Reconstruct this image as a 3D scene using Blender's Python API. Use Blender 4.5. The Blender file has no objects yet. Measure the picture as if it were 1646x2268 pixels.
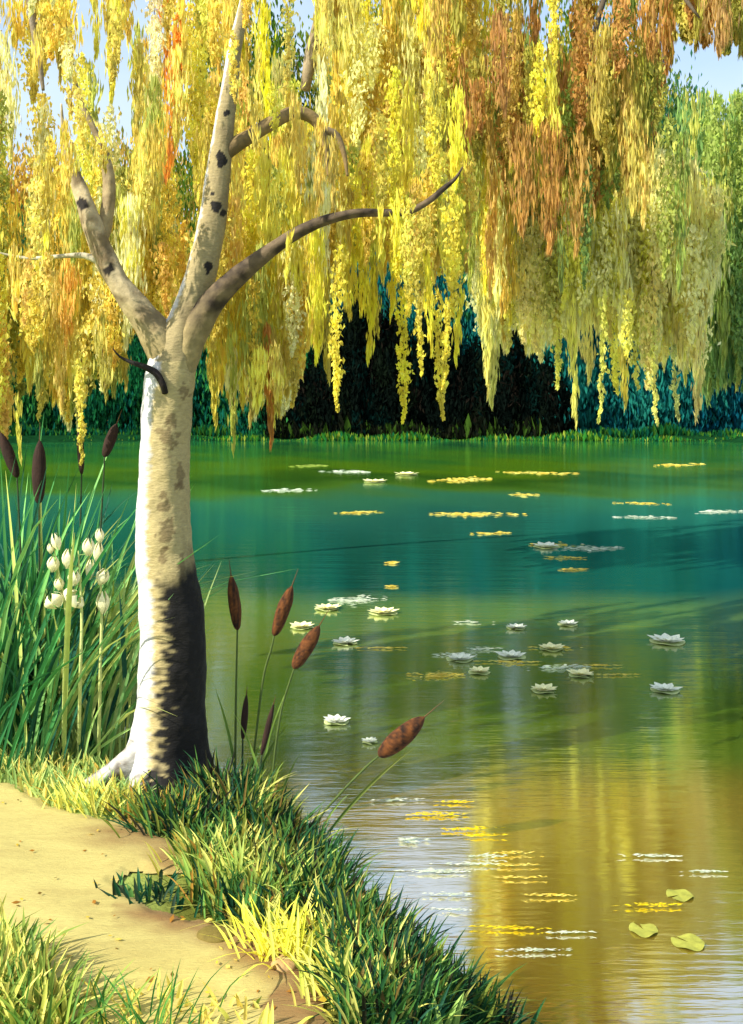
import bpy, math, random
import numpy as np
from mathutils import Vector, noise

random.seed(7)
rng = np.random.default_rng(11)
R = math.radians
S = bpy.context.scene
COL = S.collection

# ------------------------------------------------------------------ camera
F, HX, HY, CAMZ = 2200.0, 823.0, 880.0, 2.6      # focal, principal point, eye height above the water
IW, IH = 1646.0, 2268.0
cd = bpy.data.cameras.new('camera')
cam = bpy.data.objects.new('camera', cd); COL.objects.link(cam)
cam.location = (0, 0, CAMZ); cam.rotation_euler = (R(90), 0, 0)
cd.sensor_fit = 'VERTICAL'; cd.sensor_height = 24.0; cd.lens = 24.0 * F / IH
cd.shift_y = (HY - IH / 2) / IH
cd.clip_start = 0.05; cd.clip_end = 3000
S.camera = cam

# ------------------------------------------------------------------ sky, sun, exposure
SUN_EL, SUN_AZ = 38, 238          # azimuth clockwise from +Y (north): from the left and a little behind the viewer
w = bpy.data.worlds.new('World'); S.world = w; w.use_nodes = True
nt = w.node_tree; nt.nodes.clear()
sky = nt.nodes.new('ShaderNodeTexSky'); sky.sky_type = 'NISHITA'; sky.sun_disc = False
sky.sun_elevation = R(SUN_EL); sky.sun_rotation = R(SUN_AZ)
sky.air_density = 1.1; sky.dust_density = 1.6; sky.ozone_density = 1.0
bg = nt.nodes.new('ShaderNodeBackground'); bg.inputs[1].default_value = 0.15
wo = nt.nodes.new('ShaderNodeOutputWorld')
# thin bright cloud over the blue
tcw = nt.nodes.new('ShaderNodeTexCoord'); mpw = nt.nodes.new('ShaderNodeMapping'); mpw.inputs['Scale'].default_value = (2.2, 2.2, 5)
cnz = nt.nodes.new('ShaderNodeTexNoise'); cnz.inputs['Scale'].default_value = 1.7; cnz.inputs['Detail'].default_value = 5
cmr = nt.nodes.new('ShaderNodeMapRange'); cmr.inputs['From Min'].default_value = .38; cmr.inputs['From Max'].default_value = .66; cmr.inputs['To Min'].default_value = .42; cmr.inputs['To Max'].default_value = .95
cmx = nt.nodes.new('ShaderNodeMix'); cmx.data_type = 'RGBA'; cmx.inputs[7].default_value = (3.1, 3.8, 4.6, 1)
nt.links.new(tcw.outputs['Generated'], mpw.inputs[0]); nt.links.new(mpw.outputs[0], cnz.inputs['Vector']); nt.links.new(cnz.outputs[0], cmr.inputs[0])
nt.links.new(cmr.outputs[0], cmx.inputs[0]); nt.links.new(sky.outputs[0], cmx.inputs[6]); nt.links.new(cmx.outputs[2], bg.inputs[0]); nt.links.new(bg.outputs[0], wo.inputs[0])
sd = bpy.data.lights.new('sun', 'SUN'); sd.energy = 5.0; sd.angle = R(0.5); sd.color = (1.0, 0.93, 0.80)
sun = bpy.data.objects.new('sun', sd); COL.objects.link(sun)
sv = Vector((math.sin(R(SUN_AZ)) * math.cos(R(SUN_EL)), math.cos(R(SUN_AZ)) * math.cos(R(SUN_EL)), math.sin(R(SUN_EL))))
sun.rotation_euler = sv.to_track_quat('Z', 'Y').to_euler(); sun.location = sv * 60
S.view_settings.view_transform = 'Standard'; S.view_settings.look = 'None'
S.view_settings.gamma = 1.0; S.view_settings.use_curve_mapping = False
S.view_settings.exposure = 0.75
try:
    S.cycles.max_bounces = 8; S.cycles.transparent_max_bounces = 4; S.cycles.use_denoising = True
except Exception: pass

# ------------------------------------------------------------------ helpers
def P(px, py, Y):
    """point in the world seen at picture position px, py at distance Y"""
    return Vector(((px - HX) / F * Y, Y, CAMZ - (py - HY) / F * Y))

def lin(c):
    c = np.asarray(c, float) / 255.0
    return np.where(c <= 0.04045, c / 12.92, ((c + 0.055) / 1.055) ** 2.4)

def tag(o, label=None, cat=None, group=None, kind=None):
    if label: o['label'] = label
    if cat: o['category'] = cat
    if group: o['group'] = group
    if kind: o['kind'] = kind
    return o

def empty(name, loc):
    o = bpy.data.objects.new(name, None); COL.objects.link(o); o.location = loc
    o.empty_display_size = 0.2
    return o

def link(name, me, mats, parent=None, smooth=False):
    o = bpy.data.objects.new(name, me); COL.objects.link(o)
    for m in (mats if isinstance(mats, (list, tuple)) else [mats]): me.materials.append(m)
    if smooth: me.polygons.foreach_set('use_smooth', [True] * len(me.polygons))
    if parent:
        o.parent = parent
        me.transform(__import__('mathutils').Matrix.Translation(-parent.matrix_basis.to_translation() if parent.parent is None
                     else -(parent.matrix_basis.to_translation() + parent.parent.matrix_basis.to_translation())))
    return o

def np_mesh(name, V, Fc, C=None):
    """V (n,3), Fc (m,k) all faces of one size, C (n,3) linear colours per vertex"""
    V = np.asarray(V, np.float32); Fc = np.asarray(Fc, np.int32)
    me = bpy.data.meshes.new(name)
    me.vertices.add(len(V)); me.vertices.foreach_set('co', V.ravel())
    k = Fc.shape[1]
    me.loops.add(Fc.size); me.loops.foreach_set('vertex_index', Fc.ravel())
    me.polygons.add(len(Fc)); me.polygons.foreach_set('loop_start', np.arange(0, Fc.size, k, dtype=np.int32))
    try: me.polygons.foreach_set('loop_total', np.full(len(Fc), k, np.int32))
    except Exception: pass
    me.update(calc_edges=True)
    if C is not None:
        a = me.color_attributes.new('tint', 'FLOAT_COLOR', 'POINT')
        a.data.foreach_set('color', np.concatenate([np.asarray(C, np.float32), np.ones((len(C), 1), np.float32)], 1).ravel())
    me.validate()
    return me

# ------------------------------------------------------------------ materials
def newmat(name):
    m = bpy.data.materials.new(name); m.use_nodes = True
    n = m.node_tree; n.nodes.clear()
    out = n.nodes.new('ShaderNodeOutputMaterial')
    return m, n, out

def N(n, t, **kw):
    x = n.nodes.new(t)
    for k, v in kw.items(): setattr(x, k, v)
    return x

def noise_node(n, scale, detail=4, rough=0.6, vec=None, mapscale=None):
    tx = N(n, 'ShaderNodeTexNoise'); tx.inputs['Scale'].default_value = scale
    tx.inputs['Detail'].default_value = detail; tx.inputs['Roughness'].default_value = rough
    if mapscale is not None:
        g = N(n, 'ShaderNodeNewGeometry'); mp = N(n, 'ShaderNodeMapping'); mp.inputs['Scale'].default_value = mapscale
        n.links.new(g.outputs['Position'], mp.inputs[0]); n.links.new(mp.outputs[0], tx.inputs['Vector'])
    return tx

def leaf_material(name, trans=0.35, rough=0.6, spec=0.25):
    m, n, out = newmat(name)
    at = N(n, 'ShaderNodeAttribute', attribute_name='tint')
    tx = noise_node(n, 9.0, 3, 0.6, mapscale=(1, 1, 0.35))
    hs = N(n, 'ShaderNodeHueSaturation')
    mr = N(n, 'ShaderNodeMapRange'); mr.inputs['From Min'].default_value = 0.3; mr.inputs['From Max'].default_value = 0.7
    mr.inputs['To Min'].default_value = 0.82; mr.inputs['To Max'].default_value = 1.15
    n.links.new(tx.outputs[0], mr.inputs[0]); n.links.new(mr.outputs[0], hs.inputs['Value']); n.links.new(at.outputs['Color'], hs.inputs['Color'])
    pb = N(n, 'ShaderNodeBsdfPrincipled'); pb.inputs['Roughness'].default_value = rough
    pb.inputs['Specular IOR Level'].default_value = spec
    tr = N(n, 'ShaderNodeBsdfTranslucent'); mx = N(n, 'ShaderNodeMixShader'); mx.inputs[0].default_value = trans
    n.links.new(hs.outputs[0], pb.inputs['Base Color']); n.links.new(hs.outputs[0], tr.inputs[0])
    n.links.new(pb.outputs[0], mx.inputs[1]); n.links.new(tr.outputs[0], mx.inputs[2]); n.links.new(mx.outputs[0], out.inputs[0])
    return m

def tint_material(name, rough=0.7, bump=0.3, bscale=60, mapscale=(1, 1, 1), spec=0.3):
    m, n, out = newmat(name)
    at = N(n, 'ShaderNodeAttribute', attribute_name='tint')
    pb = N(n, 'ShaderNodeBsdfPrincipled'); pb.inputs['Roughness'].default_value = rough; pb.inputs['Specular IOR Level'].default_value = spec
    tx = noise_node(n, bscale, 5, 0.65, mapscale=mapscale)
    mr = N(n, 'ShaderNodeMapRange'); mr.inputs['From Min'].default_value = 0.3; mr.inputs['From Max'].default_value = 0.7
    mr.inputs['To Min'].default_value = 0.75; mr.inputs['To Max'].default_value = 1.15
    hs = N(n, 'ShaderNodeHueSaturation')
    n.links.new(tx.outputs[0], mr.inputs[0]); n.links.new(mr.outputs[0], hs.inputs['Value']); n.links.new(at.outputs['Color'], hs.inputs['Color'])
    bp = N(n, 'ShaderNodeBump'); bp.inputs['Strength'].default_value = bump; bp.inputs['Distance'].default_value = 0.01
    n.links.new(tx.outputs[0], bp.inputs['Height']); n.links.new(bp.outputs[0], pb.inputs['Normal'])
    n.links.new(hs.outputs[0], pb.inputs['Base Color']); n.links.new(pb.outputs[0], out.inputs[0])
    return m

M_leaf = leaf_material('autumn_leaves', 0.5, .7, .1)
M_far = leaf_material('far_leaves', 0.5, 1, .0)
M_grass = leaf_material('grass_blades', 0.32, 0.6, 0.15)
M_bark = tint_material('birch_bark', 0.75, 0.6, 30, (1, 1, 3.0))
M_wood = tint_material('limb_bark', 0.8, 0.7, 25, (1, 1, 1))
M_petal = tint_material('petals', 0.5, 0.25, 60)
M_cat = tint_material('cattail_velvet', 0.9, 0.6, 160, (1, 1, .4))
M_stone = tint_material('stone', 0.85, 0.5, 30)

def ground_material():
    m, n, out = newmat('soil_and_turf')
    at = N(n, 'ShaderNodeAttribute', attribute_name='tint')
    t1 = noise_node(n, 2.2, 6, 0.65, mapscale=(1, 1, 1))
    t2 = noise_node(n, 34, 4, 0.7, mapscale=(1, 1, 1))
    hs = N(n, 'ShaderNodeHueSaturation')
    mr = N(n, 'ShaderNodeMapRange'); mr.inputs['From Min'].default_value = .3; mr.inputs['From Max'].default_value = .7
    mr.inputs['To Min'].default_value = .6; mr.inputs['To Max'].default_value = 1.3
    n.links.new(t1.outputs[0], mr.inputs[0]); n.links.new(mr.outputs[0], hs.inputs['Value']); n.links.new(at.outputs['Color'], hs.inputs['Color'])
    pb = N(n, 'ShaderNodeBsdfPrincipled'); pb.inputs['Roughness'].default_value = 1; pb.inputs['Specular IOR Level'].default_value = 0
    bp = N(n, 'ShaderNodeBump'); bp.inputs['Strength'].default_value = .6; bp.inputs['Distance'].default_value = .02
    n.links.new(t2.outputs[0], bp.inputs['Height']); n.links.new(bp.outputs[0], pb.inputs['Normal'])
    n.links.new(hs.outputs[0], pb.inputs['Base Color']); n.links.new(pb.outputs[0], out.inputs[0])
    return m

def path_material():
    m, n, out = newmat('sandy_path')
    at = N(n, 'ShaderNodeAttribute', attribute_name='tint')
    t1 = noise_node(n, 2.0, 5, 0.6, mapscale=(1.0, 3.2, 1))        # long sweeps of paler sand
    t1.inputs['Distortion'].default_value = 1.0
    cr = N(n, 'ShaderNodeValToRGB')
    cr.color_ramp.elements[0].position = .36; cr.color_ramp.elements[0].color = (.24, .16, .06, 1)
    cr.color_ramp.elements[1].position = .62; cr.color_ramp.elements[1].color = (.52, .46, .17, 1)
    e = cr.color_ramp.elements.new(.49); e.color = (.40, .33, .12, 1)
    n.links.new(t1.outputs[0], cr.inputs[0])
    mx = N(n, 'ShaderNodeMix', data_type='RGBA'); mx.inputs[0].default_value = .72
    n.links.new(cr.outputs[0], mx.inputs[6]); n.links.new(at.outputs['Color'], mx.inputs[7])
    t2 = noise_node(n, 26, 6, 0.75, mapscale=(1, 4, 1))
    hs = N(n, 'ShaderNodeHueSaturation'); mr = N(n, 'ShaderNodeMapRange')
    mr.inputs['From Min'].default_value = .3; mr.inputs['From Max'].default_value = .7
    mr.inputs['To Min'].default_value = .85; mr.inputs['To Max'].default_value = 1.12
    n.links.new(t2.outputs[0], mr.inputs[0]); n.links.new(mr.outputs[0], hs.inputs['Value']); n.links.new(mx.outputs[2], hs.inputs['Color'])
    pb = N(n, 'ShaderNodeBsdfPrincipled'); pb.inputs['Roughness'].default_value = .95
    bp = N(n, 'ShaderNodeBump'); bp.inputs['Strength'].default_value = .5; bp.inputs['Distance'].default_value = .015
    n.links.new(t2.outputs[0], bp.inputs['Height']); n.links.new(bp.outputs[0], pb.inputs['Normal'])
    n.links.new(hs.outputs[0], pb.inputs['Base Color']); n.links.new(pb.outputs[0], out.inputs[0])
    return m

def water_material():
    m, n, out = newmat('pond_water')
    at = N(n, 'ShaderNodeAttribute', attribute_name='tint')
    df = N(n, 'ShaderNodeBsdfDiffuse'); n.links.new(at.outputs['Color'], df.inputs[0])
    gl = N(n, 'ShaderNodeBsdfGlossy'); gl.inputs['Color'].default_value = (.93, .95, .9, 1); gl.inputs['Roughness'].default_value = .075
    a = noise_node(n, 1.6, 5, .6, mapscale=(.35, 2.0, 1)); b = noise_node(n, 9, 3, .6, mapscale=(.3, 2.6, 1))
    ad = N(n, 'ShaderNodeMath', operation='MULTIPLY_ADD'); ad.inputs[1].default_value = .25
    n.links.new(b.outputs[0], ad.inputs[0]); n.links.new(a.outputs[0], ad.inputs[2])
    bp = N(n, 'ShaderNodeBump'); bp.inputs['Strength'].default_value = .10; bp.inputs['Distance'].default_value = .05
    n.links.new(ad.outputs[0], bp.inputs['Height']); n.links.new(bp.outputs[0], gl.inputs['Normal'])
    lw = N(n, 'ShaderNodeLayerWeight'); lw.inputs[0].default_value = .5
    mr = N(n, 'ShaderNodeMapRange'); mr.inputs['From Min'].default_value = .3; mr.inputs['From Max'].default_value = 1
    mr.inputs['To Min'].default_value = .80; mr.inputs['To Max'].default_value = .71
    n.links.new(lw.outputs['Facing'], mr.inputs[0])
    mx = N(n, 'ShaderNodeMixShader'); n.links.new(mr.outputs[0], mx.inputs[0])
    n.links.new(df.outputs[0], mx.inputs[1]); n.links.new(gl.outputs[0], mx.inputs[2]); n.links.new(mx.outputs[0], out.inputs[0])
    return m

# ------------------------------------------------------------------ terrain
POND = np.array([(1.45, 2.3), (.95, 3.0), (.75, 3.7), (.61, 4.12), (.295, 4.73), (-.055, 5.3), (-.33, 5.9), (-.75, 6.5), (-1.09, 6.98),
                 (-1.7, 7.5), (-2.6, 7.9), (-4.2, 9.4), (-6.6, 14), (-10, 22), (-17.5, 40), (-23, 52), (-20, 57), (-10, 59), (0, 60.5), (10, 60),
                 (20, 58.5), (25, 50), (19, 40), (12, 26), (8, 16), (6, 12), (4.5, 8), (3.3, 5), (2.5, 3)], float)

def pond_sd(x, y):
    """signed distance to the shoreline, positive on land"""
    x = np.asarray(x, float); y = np.asarray(y, float); shp = x.shape
    p = np.stack([x.ravel(), y.ravel()], 1); d = np.full(len(p), 1e9); ins = np.zeros(len(p), bool)
    for i in range(len(POND)):
        a, b = POND[i], POND[(i + 1) % len(POND)]
        ab = b - a; t = np.clip(((p - a) @ ab) / (ab @ ab), 0, 1)
        d = np.minimum(d, np.hypot(*(p - a - t[:, None] * ab).T))
        c = ((a[1] > p[:, 1]) != (b[1] > p[:, 1])) & (p[:, 0] < (b[0] - a[0]) * (p[:, 1] - a[1]) / (b[1] - a[1] + 1e-12) + a[0])
        ins ^= c
    return np.where(ins, -d, d).reshape(shp)

def wob(x, y):
    return (0.5 * np.sin(2.1 * x + 1.3 * y) + 0.3 * np.sin(4.7 * x - 3.1 * y + 1) + 0.2 * np.sin(9.1 * x + 7.7 * y))

def height(x, y):
    x = np.asarray(x, float); y = np.asarray(y, float)
    s = pond_sd(x, y) + 0.05 * wob(x * 1.5, y * 1.5)
    t = np.clip(s / 0.75, 0, 1); up = 0.32 * t * t * (3 - 2 * t) + 0.015 * wob(x, y) * t
    far = np.clip((y - 60) / 60, 0, 6) * 1.0 + np.clip((np.abs(x) - 40) / 60, 0, 5) * 1.0
    dn = -np.clip(-s, 0, 1.2) * 0.55
    return np.where(s > 0, up + far, dn)

def ground_at(px, py, iters=14):
    """world point of the ground seen at a picture position"""
    z = 0.3
    for _ in range(iters):
        Y = (CAMZ - z) * F / (py - HY); X = (px - HX) / F * Y
        z = 0.5 * z + 0.5 * max(0.0, float(height(X, Y)))
    return Vector((X, Y, z))

def grid(xs, ys, hf, dz=0.0):
    X, Yg = np.meshgrid(xs, ys); Z = hf(X, Yg) + dz
    V = np.stack([X.ravel(), Yg.ravel(), Z.ravel()], 1)
    nx, ny = len(xs), len(ys); i = np.arange((ny - 1) * (nx - 1)); r, c = divmod(i, nx - 1)
    a = r * nx + c
    return V, np.stack([a, a + 1, a + nx + 1, a + nx], 1)

t = np.linspace(-1, 1, 261); xs = np.sinh(t * 6.6) / math.sinh(6.6) * 500 
xs = np.unique(np.concatenate([xs, np.linspace(-3.6, 3.6, 121)]))
ys = np.unique(np.concatenate([np.linspace(-12, 2, 15), np.linspace(2, 9.5, 126), 9.5 * (700 / 9.5) ** np.linspace(0, 1, 130)]))
V, Fc = grid(xs, ys, height)
def pxy(V):
    Y = np.maximum(V[:, 1], .5)
    return HX + V[:, 0] / Y * F, HY + (CAMZ - V[:, 2]) / Y * F
gp = pxy(V)
C = np.tile(lin((92, 96, 40)), (len(V), 1))
near = V[:, 1] < 9
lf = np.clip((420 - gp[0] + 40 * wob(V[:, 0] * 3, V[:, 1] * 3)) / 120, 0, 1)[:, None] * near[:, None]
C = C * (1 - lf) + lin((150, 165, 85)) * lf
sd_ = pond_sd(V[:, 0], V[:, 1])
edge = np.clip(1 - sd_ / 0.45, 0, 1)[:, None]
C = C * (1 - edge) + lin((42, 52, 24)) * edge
farm = (V[:, 1] > 50)[:, None]
C = np.where(farm, lin((16, 52, 26)) + 0 * C, C)
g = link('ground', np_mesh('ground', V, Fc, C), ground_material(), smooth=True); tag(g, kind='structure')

# path: a strip of sand following the bank
PATH = [(-120, 1722), (40, 1742), (110, 1795), (200, 1812), (300, 1822), (345, 1860), (415, 1885), (420, 1935), (370, 1945), (300, 1935), (250, 1960), (300, 2000), (350, 2022), (470, 2048), (545, 2075), (600, 2120),
        (660, 2150), (690, 2190), (735, 2300), (720, 2420), (100, 2440), (60, 2330), (-20, 2230), (-160, 2120)]
PW = np.array([ground_at(a, b)[:2] for a, b in PATH])
def poly_sd(poly, x, y):
    global POND
    k = POND; POND = poly; r = -pond_sd(x, y); POND = k
    return r        # positive inside
px_, py_ = np.linspace(-3.2, .6, 230), np.linspace(2.6, 6.4, 230)
V, Fc = grid(px_, py_, height, 0.012)
ins = poly_sd(PW, V[:, 0], V[:, 1]) + 0.03 * wob(V[:, 0] * 6, V[:, 1] * 6)
V[:, 2] += np.clip(ins, -.1, .06) * .3
keep = (ins[Fc] > -0.012).all(1)
Fc = Fc[keep]
gx, gy = pxy(V)
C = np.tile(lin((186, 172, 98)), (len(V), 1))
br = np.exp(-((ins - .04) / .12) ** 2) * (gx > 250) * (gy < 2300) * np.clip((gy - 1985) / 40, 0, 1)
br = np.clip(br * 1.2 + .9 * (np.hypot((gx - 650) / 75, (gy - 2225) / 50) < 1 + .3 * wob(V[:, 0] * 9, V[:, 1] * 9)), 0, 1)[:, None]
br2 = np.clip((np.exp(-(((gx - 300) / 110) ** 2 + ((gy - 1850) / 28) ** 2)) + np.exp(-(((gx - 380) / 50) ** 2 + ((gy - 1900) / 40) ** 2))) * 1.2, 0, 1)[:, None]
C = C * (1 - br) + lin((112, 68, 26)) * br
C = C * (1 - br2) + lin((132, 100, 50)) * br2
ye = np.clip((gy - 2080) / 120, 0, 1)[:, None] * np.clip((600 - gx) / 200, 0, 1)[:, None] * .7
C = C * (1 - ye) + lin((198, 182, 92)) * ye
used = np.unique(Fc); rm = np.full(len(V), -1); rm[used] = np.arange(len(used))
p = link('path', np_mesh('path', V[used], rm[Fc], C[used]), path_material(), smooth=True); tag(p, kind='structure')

# water
wx = np.unique(np.concatenate([np.linspace(-30, 32, 140), np.linspace(-3, 3, 60)]))
wy = np.unique(np.concatenate([np.linspace(1.5, 12, 90), np.linspace(12, 63, 240)]))
V, Fc = grid(wx, wy, lambda x, y: 0 * x)
gx, gy = pxy(V)
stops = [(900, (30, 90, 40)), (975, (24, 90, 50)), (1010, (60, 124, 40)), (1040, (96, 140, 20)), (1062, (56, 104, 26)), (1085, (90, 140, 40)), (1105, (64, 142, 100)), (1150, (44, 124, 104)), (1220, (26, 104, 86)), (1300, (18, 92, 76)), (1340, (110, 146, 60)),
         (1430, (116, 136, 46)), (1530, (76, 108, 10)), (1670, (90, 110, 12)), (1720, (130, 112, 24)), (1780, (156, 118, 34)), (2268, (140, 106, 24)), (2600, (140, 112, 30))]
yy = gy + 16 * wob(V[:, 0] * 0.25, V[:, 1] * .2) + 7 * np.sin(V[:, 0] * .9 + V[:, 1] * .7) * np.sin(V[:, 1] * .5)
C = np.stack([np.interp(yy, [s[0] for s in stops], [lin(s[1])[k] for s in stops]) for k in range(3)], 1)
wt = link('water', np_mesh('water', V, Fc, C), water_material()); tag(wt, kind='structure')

# ------------------------------------------------------------------ tubes
def catmull(pts, step):
    pts = np.asarray(pts, float); q = np.vstack([2 * pts[0] - pts[1], pts, 2 * pts[-1] - pts[-2]]); out = []
    for i in range(1, len(q) - 2):
        n = max(2, int(np.linalg.norm(q[i + 1][:3] - q[i][:3]) / step)); u = np.linspace(0, 1, n, endpoint=False)[:, None]
        a, b, c, d = q[i - 1], q[i], q[i + 1], q[i + 2]
        out.append(.5 * (2 * b + (c - a) * u + (2 * a - 5 * b + 4 * c - d) * u ** 2 + (3 * b - 3 * c + d - a) * u ** 3))
    out.append(pts[-1][None]); return np.vstack(out)

def loft(pts, sides=12, step=0.03, rough=0.0, shape=None, cap=True):
    """pts: (x,y,z,r); returns V, tris, and per-vertex (ring angle cos, sin, index t)"""
    q = catmull(pts, step); c = q[:, :3]; r = np.maximum(q[:, 3], .0008)
    T = np.gradient(c, axis=0); T /= np.linalg.norm(T, axis=1)[:, None]
    ref = np.array([1.0, 0, 0]) if abs(T[0, 0]) < .8 else np.array([0, 1.0, 0]); Vs = []
    u = ref
    th = np.linspace(0, 2 * math.pi, sides, endpoint=False)
    for i in range(len(c)):
        u = u - T[i] * (u @ T[i]); u /= np.linalg.norm(u); v = np.cross(T[i], u)
        k = np.ones(sides)
        if rough:
            k = np.array([1 + rough * noise.fractal(Vector((c[i][0] + math.cos(a) * .35, c[i][1] + math.sin(a) * .35, c[i][2] * 1.6)) * 4, 1, 2, 4) for a in th])
        if shape is not None: k = k * shape(c[i], th)
        Vs.append(c[i] + (np.cos(th)[:, None] * u + np.sin(th)[:, None] * v) * (r[i] * k)[:, None])
    n = len(c); V = np.vstack(Vs + [c[:1], c[-1:]])
    i = np.arange((n - 1) * sides); a, b = divmod(i, sides); b2 = (b + 1) % sides
    A = a * sides + b; B = a * sides + b2; Cc = B + sides; D = A + sides
    tr = [np.stack([A, B, Cc], 1), np.stack([A, Cc, D], 1)]
    k = np.arange(sides)
    tr.append(np.stack([np.full(sides, n * sides), (k + 1) % sides, k], 1))
    tr.append(np.stack([np.full(sides, n * sides + 1), (n - 1) * sides + k, (n - 1) * sides + (k + 1) % sides], 1))
    return V, np.vstack(tr)

def merge(parts):
    Vs, Fs, Cs, o = [], [], [], 0
    for V, Fq, C in parts:
        C = np.asarray(C, float)
        if C.ndim == 1: C = np.tile(C, (len(V), 1))
        Vs.append(V); Fs.append(Fq + o); Cs.append(C); o += len(V)
    return np.vstack(Vs), np.vstack(Fs), np.vstack(Cs)

def build(name, parts, mat, parent=None, smooth=True):
    return link(name, np_mesh(name, *merge(parts)), mat, parent, smooth)

# ------------------------------------------------------------------ leaf strands
def dabs(c, L, Wd, tilt, col, flat=0.5):
    """kite shaped leaf sprays: centres c (n,3), length, width, tilt from the vertical, colour (n,3)"""
    n = len(c); L = np.broadcast_to(L, n)[:, None]; Wd = np.broadcast_to(Wd, n)[:, None]
    az = rng.uniform(0, 2 * math.pi, n); ti = rng.normal(0, tilt, n)
    dn = np.stack([np.sin(ti) * np.cos(az), np.sin(ti) * np.sin(az), -np.cos(ti)], 1)
    yaw = rng.uniform(0, math.pi, n)
    s = np.stack([np.cos(yaw), np.sin(yaw) * flat, rng.normal(0, .25, n)], 1); s -= dn * (s * dn).sum(1)[:, None]; s /= np.linalg.norm(s, axis=1)[:, None]
    m = np.cross(dn, s) * Wd * .25
    V = np.stack([c - dn * L * .5, c - dn * L * .05 + s * Wd * .5 + m, c + dn * L * .5, c - dn * L * .05 - s * Wd * .5 + m], 1).reshape(-1, 3)
    i = np.arange(n)[:, None] * 4
    Fq = np.concatenate([i + [0, 1, 2], i + [0, 2, 3]], 0)
    return V, Fq, np.repeat(col, 4, 0)

def pick(pal, n=1):
    cs = np.array([p[0] for p in pal], float); w_ = np.array([p[1] for p in pal], float)
    return lin(cs[rng.choice(len(cs), n, p=w_ / w_.sum())])

def leafc(c, g=.62):
    return np.clip(np.asarray(c) ** g * np.array([1.06, 1.08, .92]), 0, .97)

def strands(lst, dab_len=20, dab_w=8, dens=.42, tilt=.5, g=.62):
    """lst: (px, py_top, py_bottom, Y, width_px, colour linear). Each is one hanging strand of leaves."""
    out = []
    for (x, y0, y1, Y, wd, col) in lst:
        s = Y / F; Lp = y1 - y0; col = leafc(col, g)
        if Lp < 15: continue
        soft = rng.random() < .6                    # long combed leaves, or short crisp ones
        kl, kw, kt, kd = (1.6, .5, .3, 1.15) if soft else (.66, .72, 1.1, 1.9)
        n = int(Lp * dens * kd * (0.5 + wd / 26.0))
        t = rng.random(n) ** .92
        prof = wd * .5 * np.clip((1 - t) * 3.2, .16, 1) * np.clip(t * 8 + .35, 0, 1)
        ph = rng.uniform(0, 6.28); sway = 5 * np.sin(t * 3 + ph) + 2 * np.sin(t * 23 + ph)
        xx = x + sway + rng.normal(0, .55, n) * prof; yy = y0 + t * Lp
        dy = rng.normal(0, .5, n) * prof * s * 1.3
        c = np.stack([(xx - HX) / F * Y, Y + dy, CAMZ - (yy - HY) / F * Y], 1)
        jit = rng.normal(1, .13, (n, 1)) * (1 + .12 * np.sin(t * 14 + ph)[:, None])
        cc = np.clip(col[None] * jit + rng.normal(0, .012, (n, 3)), .004, .97)
        k = rng.uniform(.6, 1.35, n)
        if Y < 17:                                   # the hanging twig itself
            tt = np.linspace(.0, .97, int(Lp / 22) + 2); xt = x + 5 * np.sin(tt * 3 + ph) + 2 * np.sin(tt * 23 + ph); yt = y0 + tt * Lp
            ct = np.stack([(xt - HX) / F * Y, np.full(len(tt), Y), CAMZ - (yt - HY) / F * Y], 1)
            out.append(dabs(ct, 30 * s, 2.6 * s, .05, np.tile(lin((134, 108, 56)), (len(tt), 1)), 1.0))
        out.append(dabs(c, dab_len * kl * s * k, dab_w * kw * s * k, tilt * kt, cc))
    return merge(out)

def region(n, x0, x1, top, prof, jitter, Yr, wd, pal, minlen=90, maxlen=520, loc=None):
    """fill an area with overlapping strands; prof gives the lowest end of the curtain across px"""
    L = []
    px_, pv = [a for a, b in prof], [b for a, b in prof]
    for _ in range(n):
        x = rng.uniform(x0, x1); Yd = rng.uniform(*Yr); b = np.interp(x, px_, pv)
        y1 = b - abs(rng.normal(0, jitter)) if rng.random() < .55 else rng.uniform(top + minlen, b)
        Ln = rng.uniform(minlen, maxlen); y0 = max(top, y1 - Ln)
        col = loc(x, y1) if loc else None
        if col is None: col = pick(pal)[0]
        L.append((x, y0, y1, Yd, rng.uniform(*wd), col))
    return L

WARM = [((228, 192, 62), 5), ((238, 208, 88), 4), ((238, 190, 66), 1.6), ((205, 176, 62), 3), ((250, 230, 160), 2.2), ((150, 158, 62), 1.5), ((226, 130, 40), .22), ((240, 220, 70), 3)]
LEMON = [((234, 208, 46), 5), ((244, 220, 70), 3), ((214, 176, 56), 4), ((190, 152, 52), 2), ((240, 224, 120), 2), ((160, 164, 46), 1), ((222, 165, 70), 1)]
RUST = [((160, 102, 40), 3.5), ((172, 134, 48), 4), ((150, 142, 44), 5), ((190, 168, 58), 3), ((88, 112, 34), 2.2), ((232, 214, 70), 2.4)]
PALE = [((234, 214, 104), 4), ((246, 236, 124), 4), ((220, 196, 76), 3), ((176, 174, 62), 1.6), ((240, 210, 100), 1.2), ((242, 224, 50), 2.5)]
GREEN = [((128, 150, 54), 3), ((84, 124, 52), 3), ((176, 176, 66), 2), ((60, 104, 50), 2)]

# ------------------------------------------------------------------ hero birch
TY = 5.9
bx, by = (372 - HX) / F * TY, TY
bz = float(height(bx, by))
tree = empty('birch_tree', (bx, by, bz))
tag(tree, 'white birch in the foreground leaning over the pond, trunk forked into three limbs, golden leaves', 'tree')
def TP(px, py, wpx, dY=0.0):
    Y = TY + dY; v = P(px, py, Y); return (v.x, v.y, v.z, wpx / 2 / F * Y)

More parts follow.
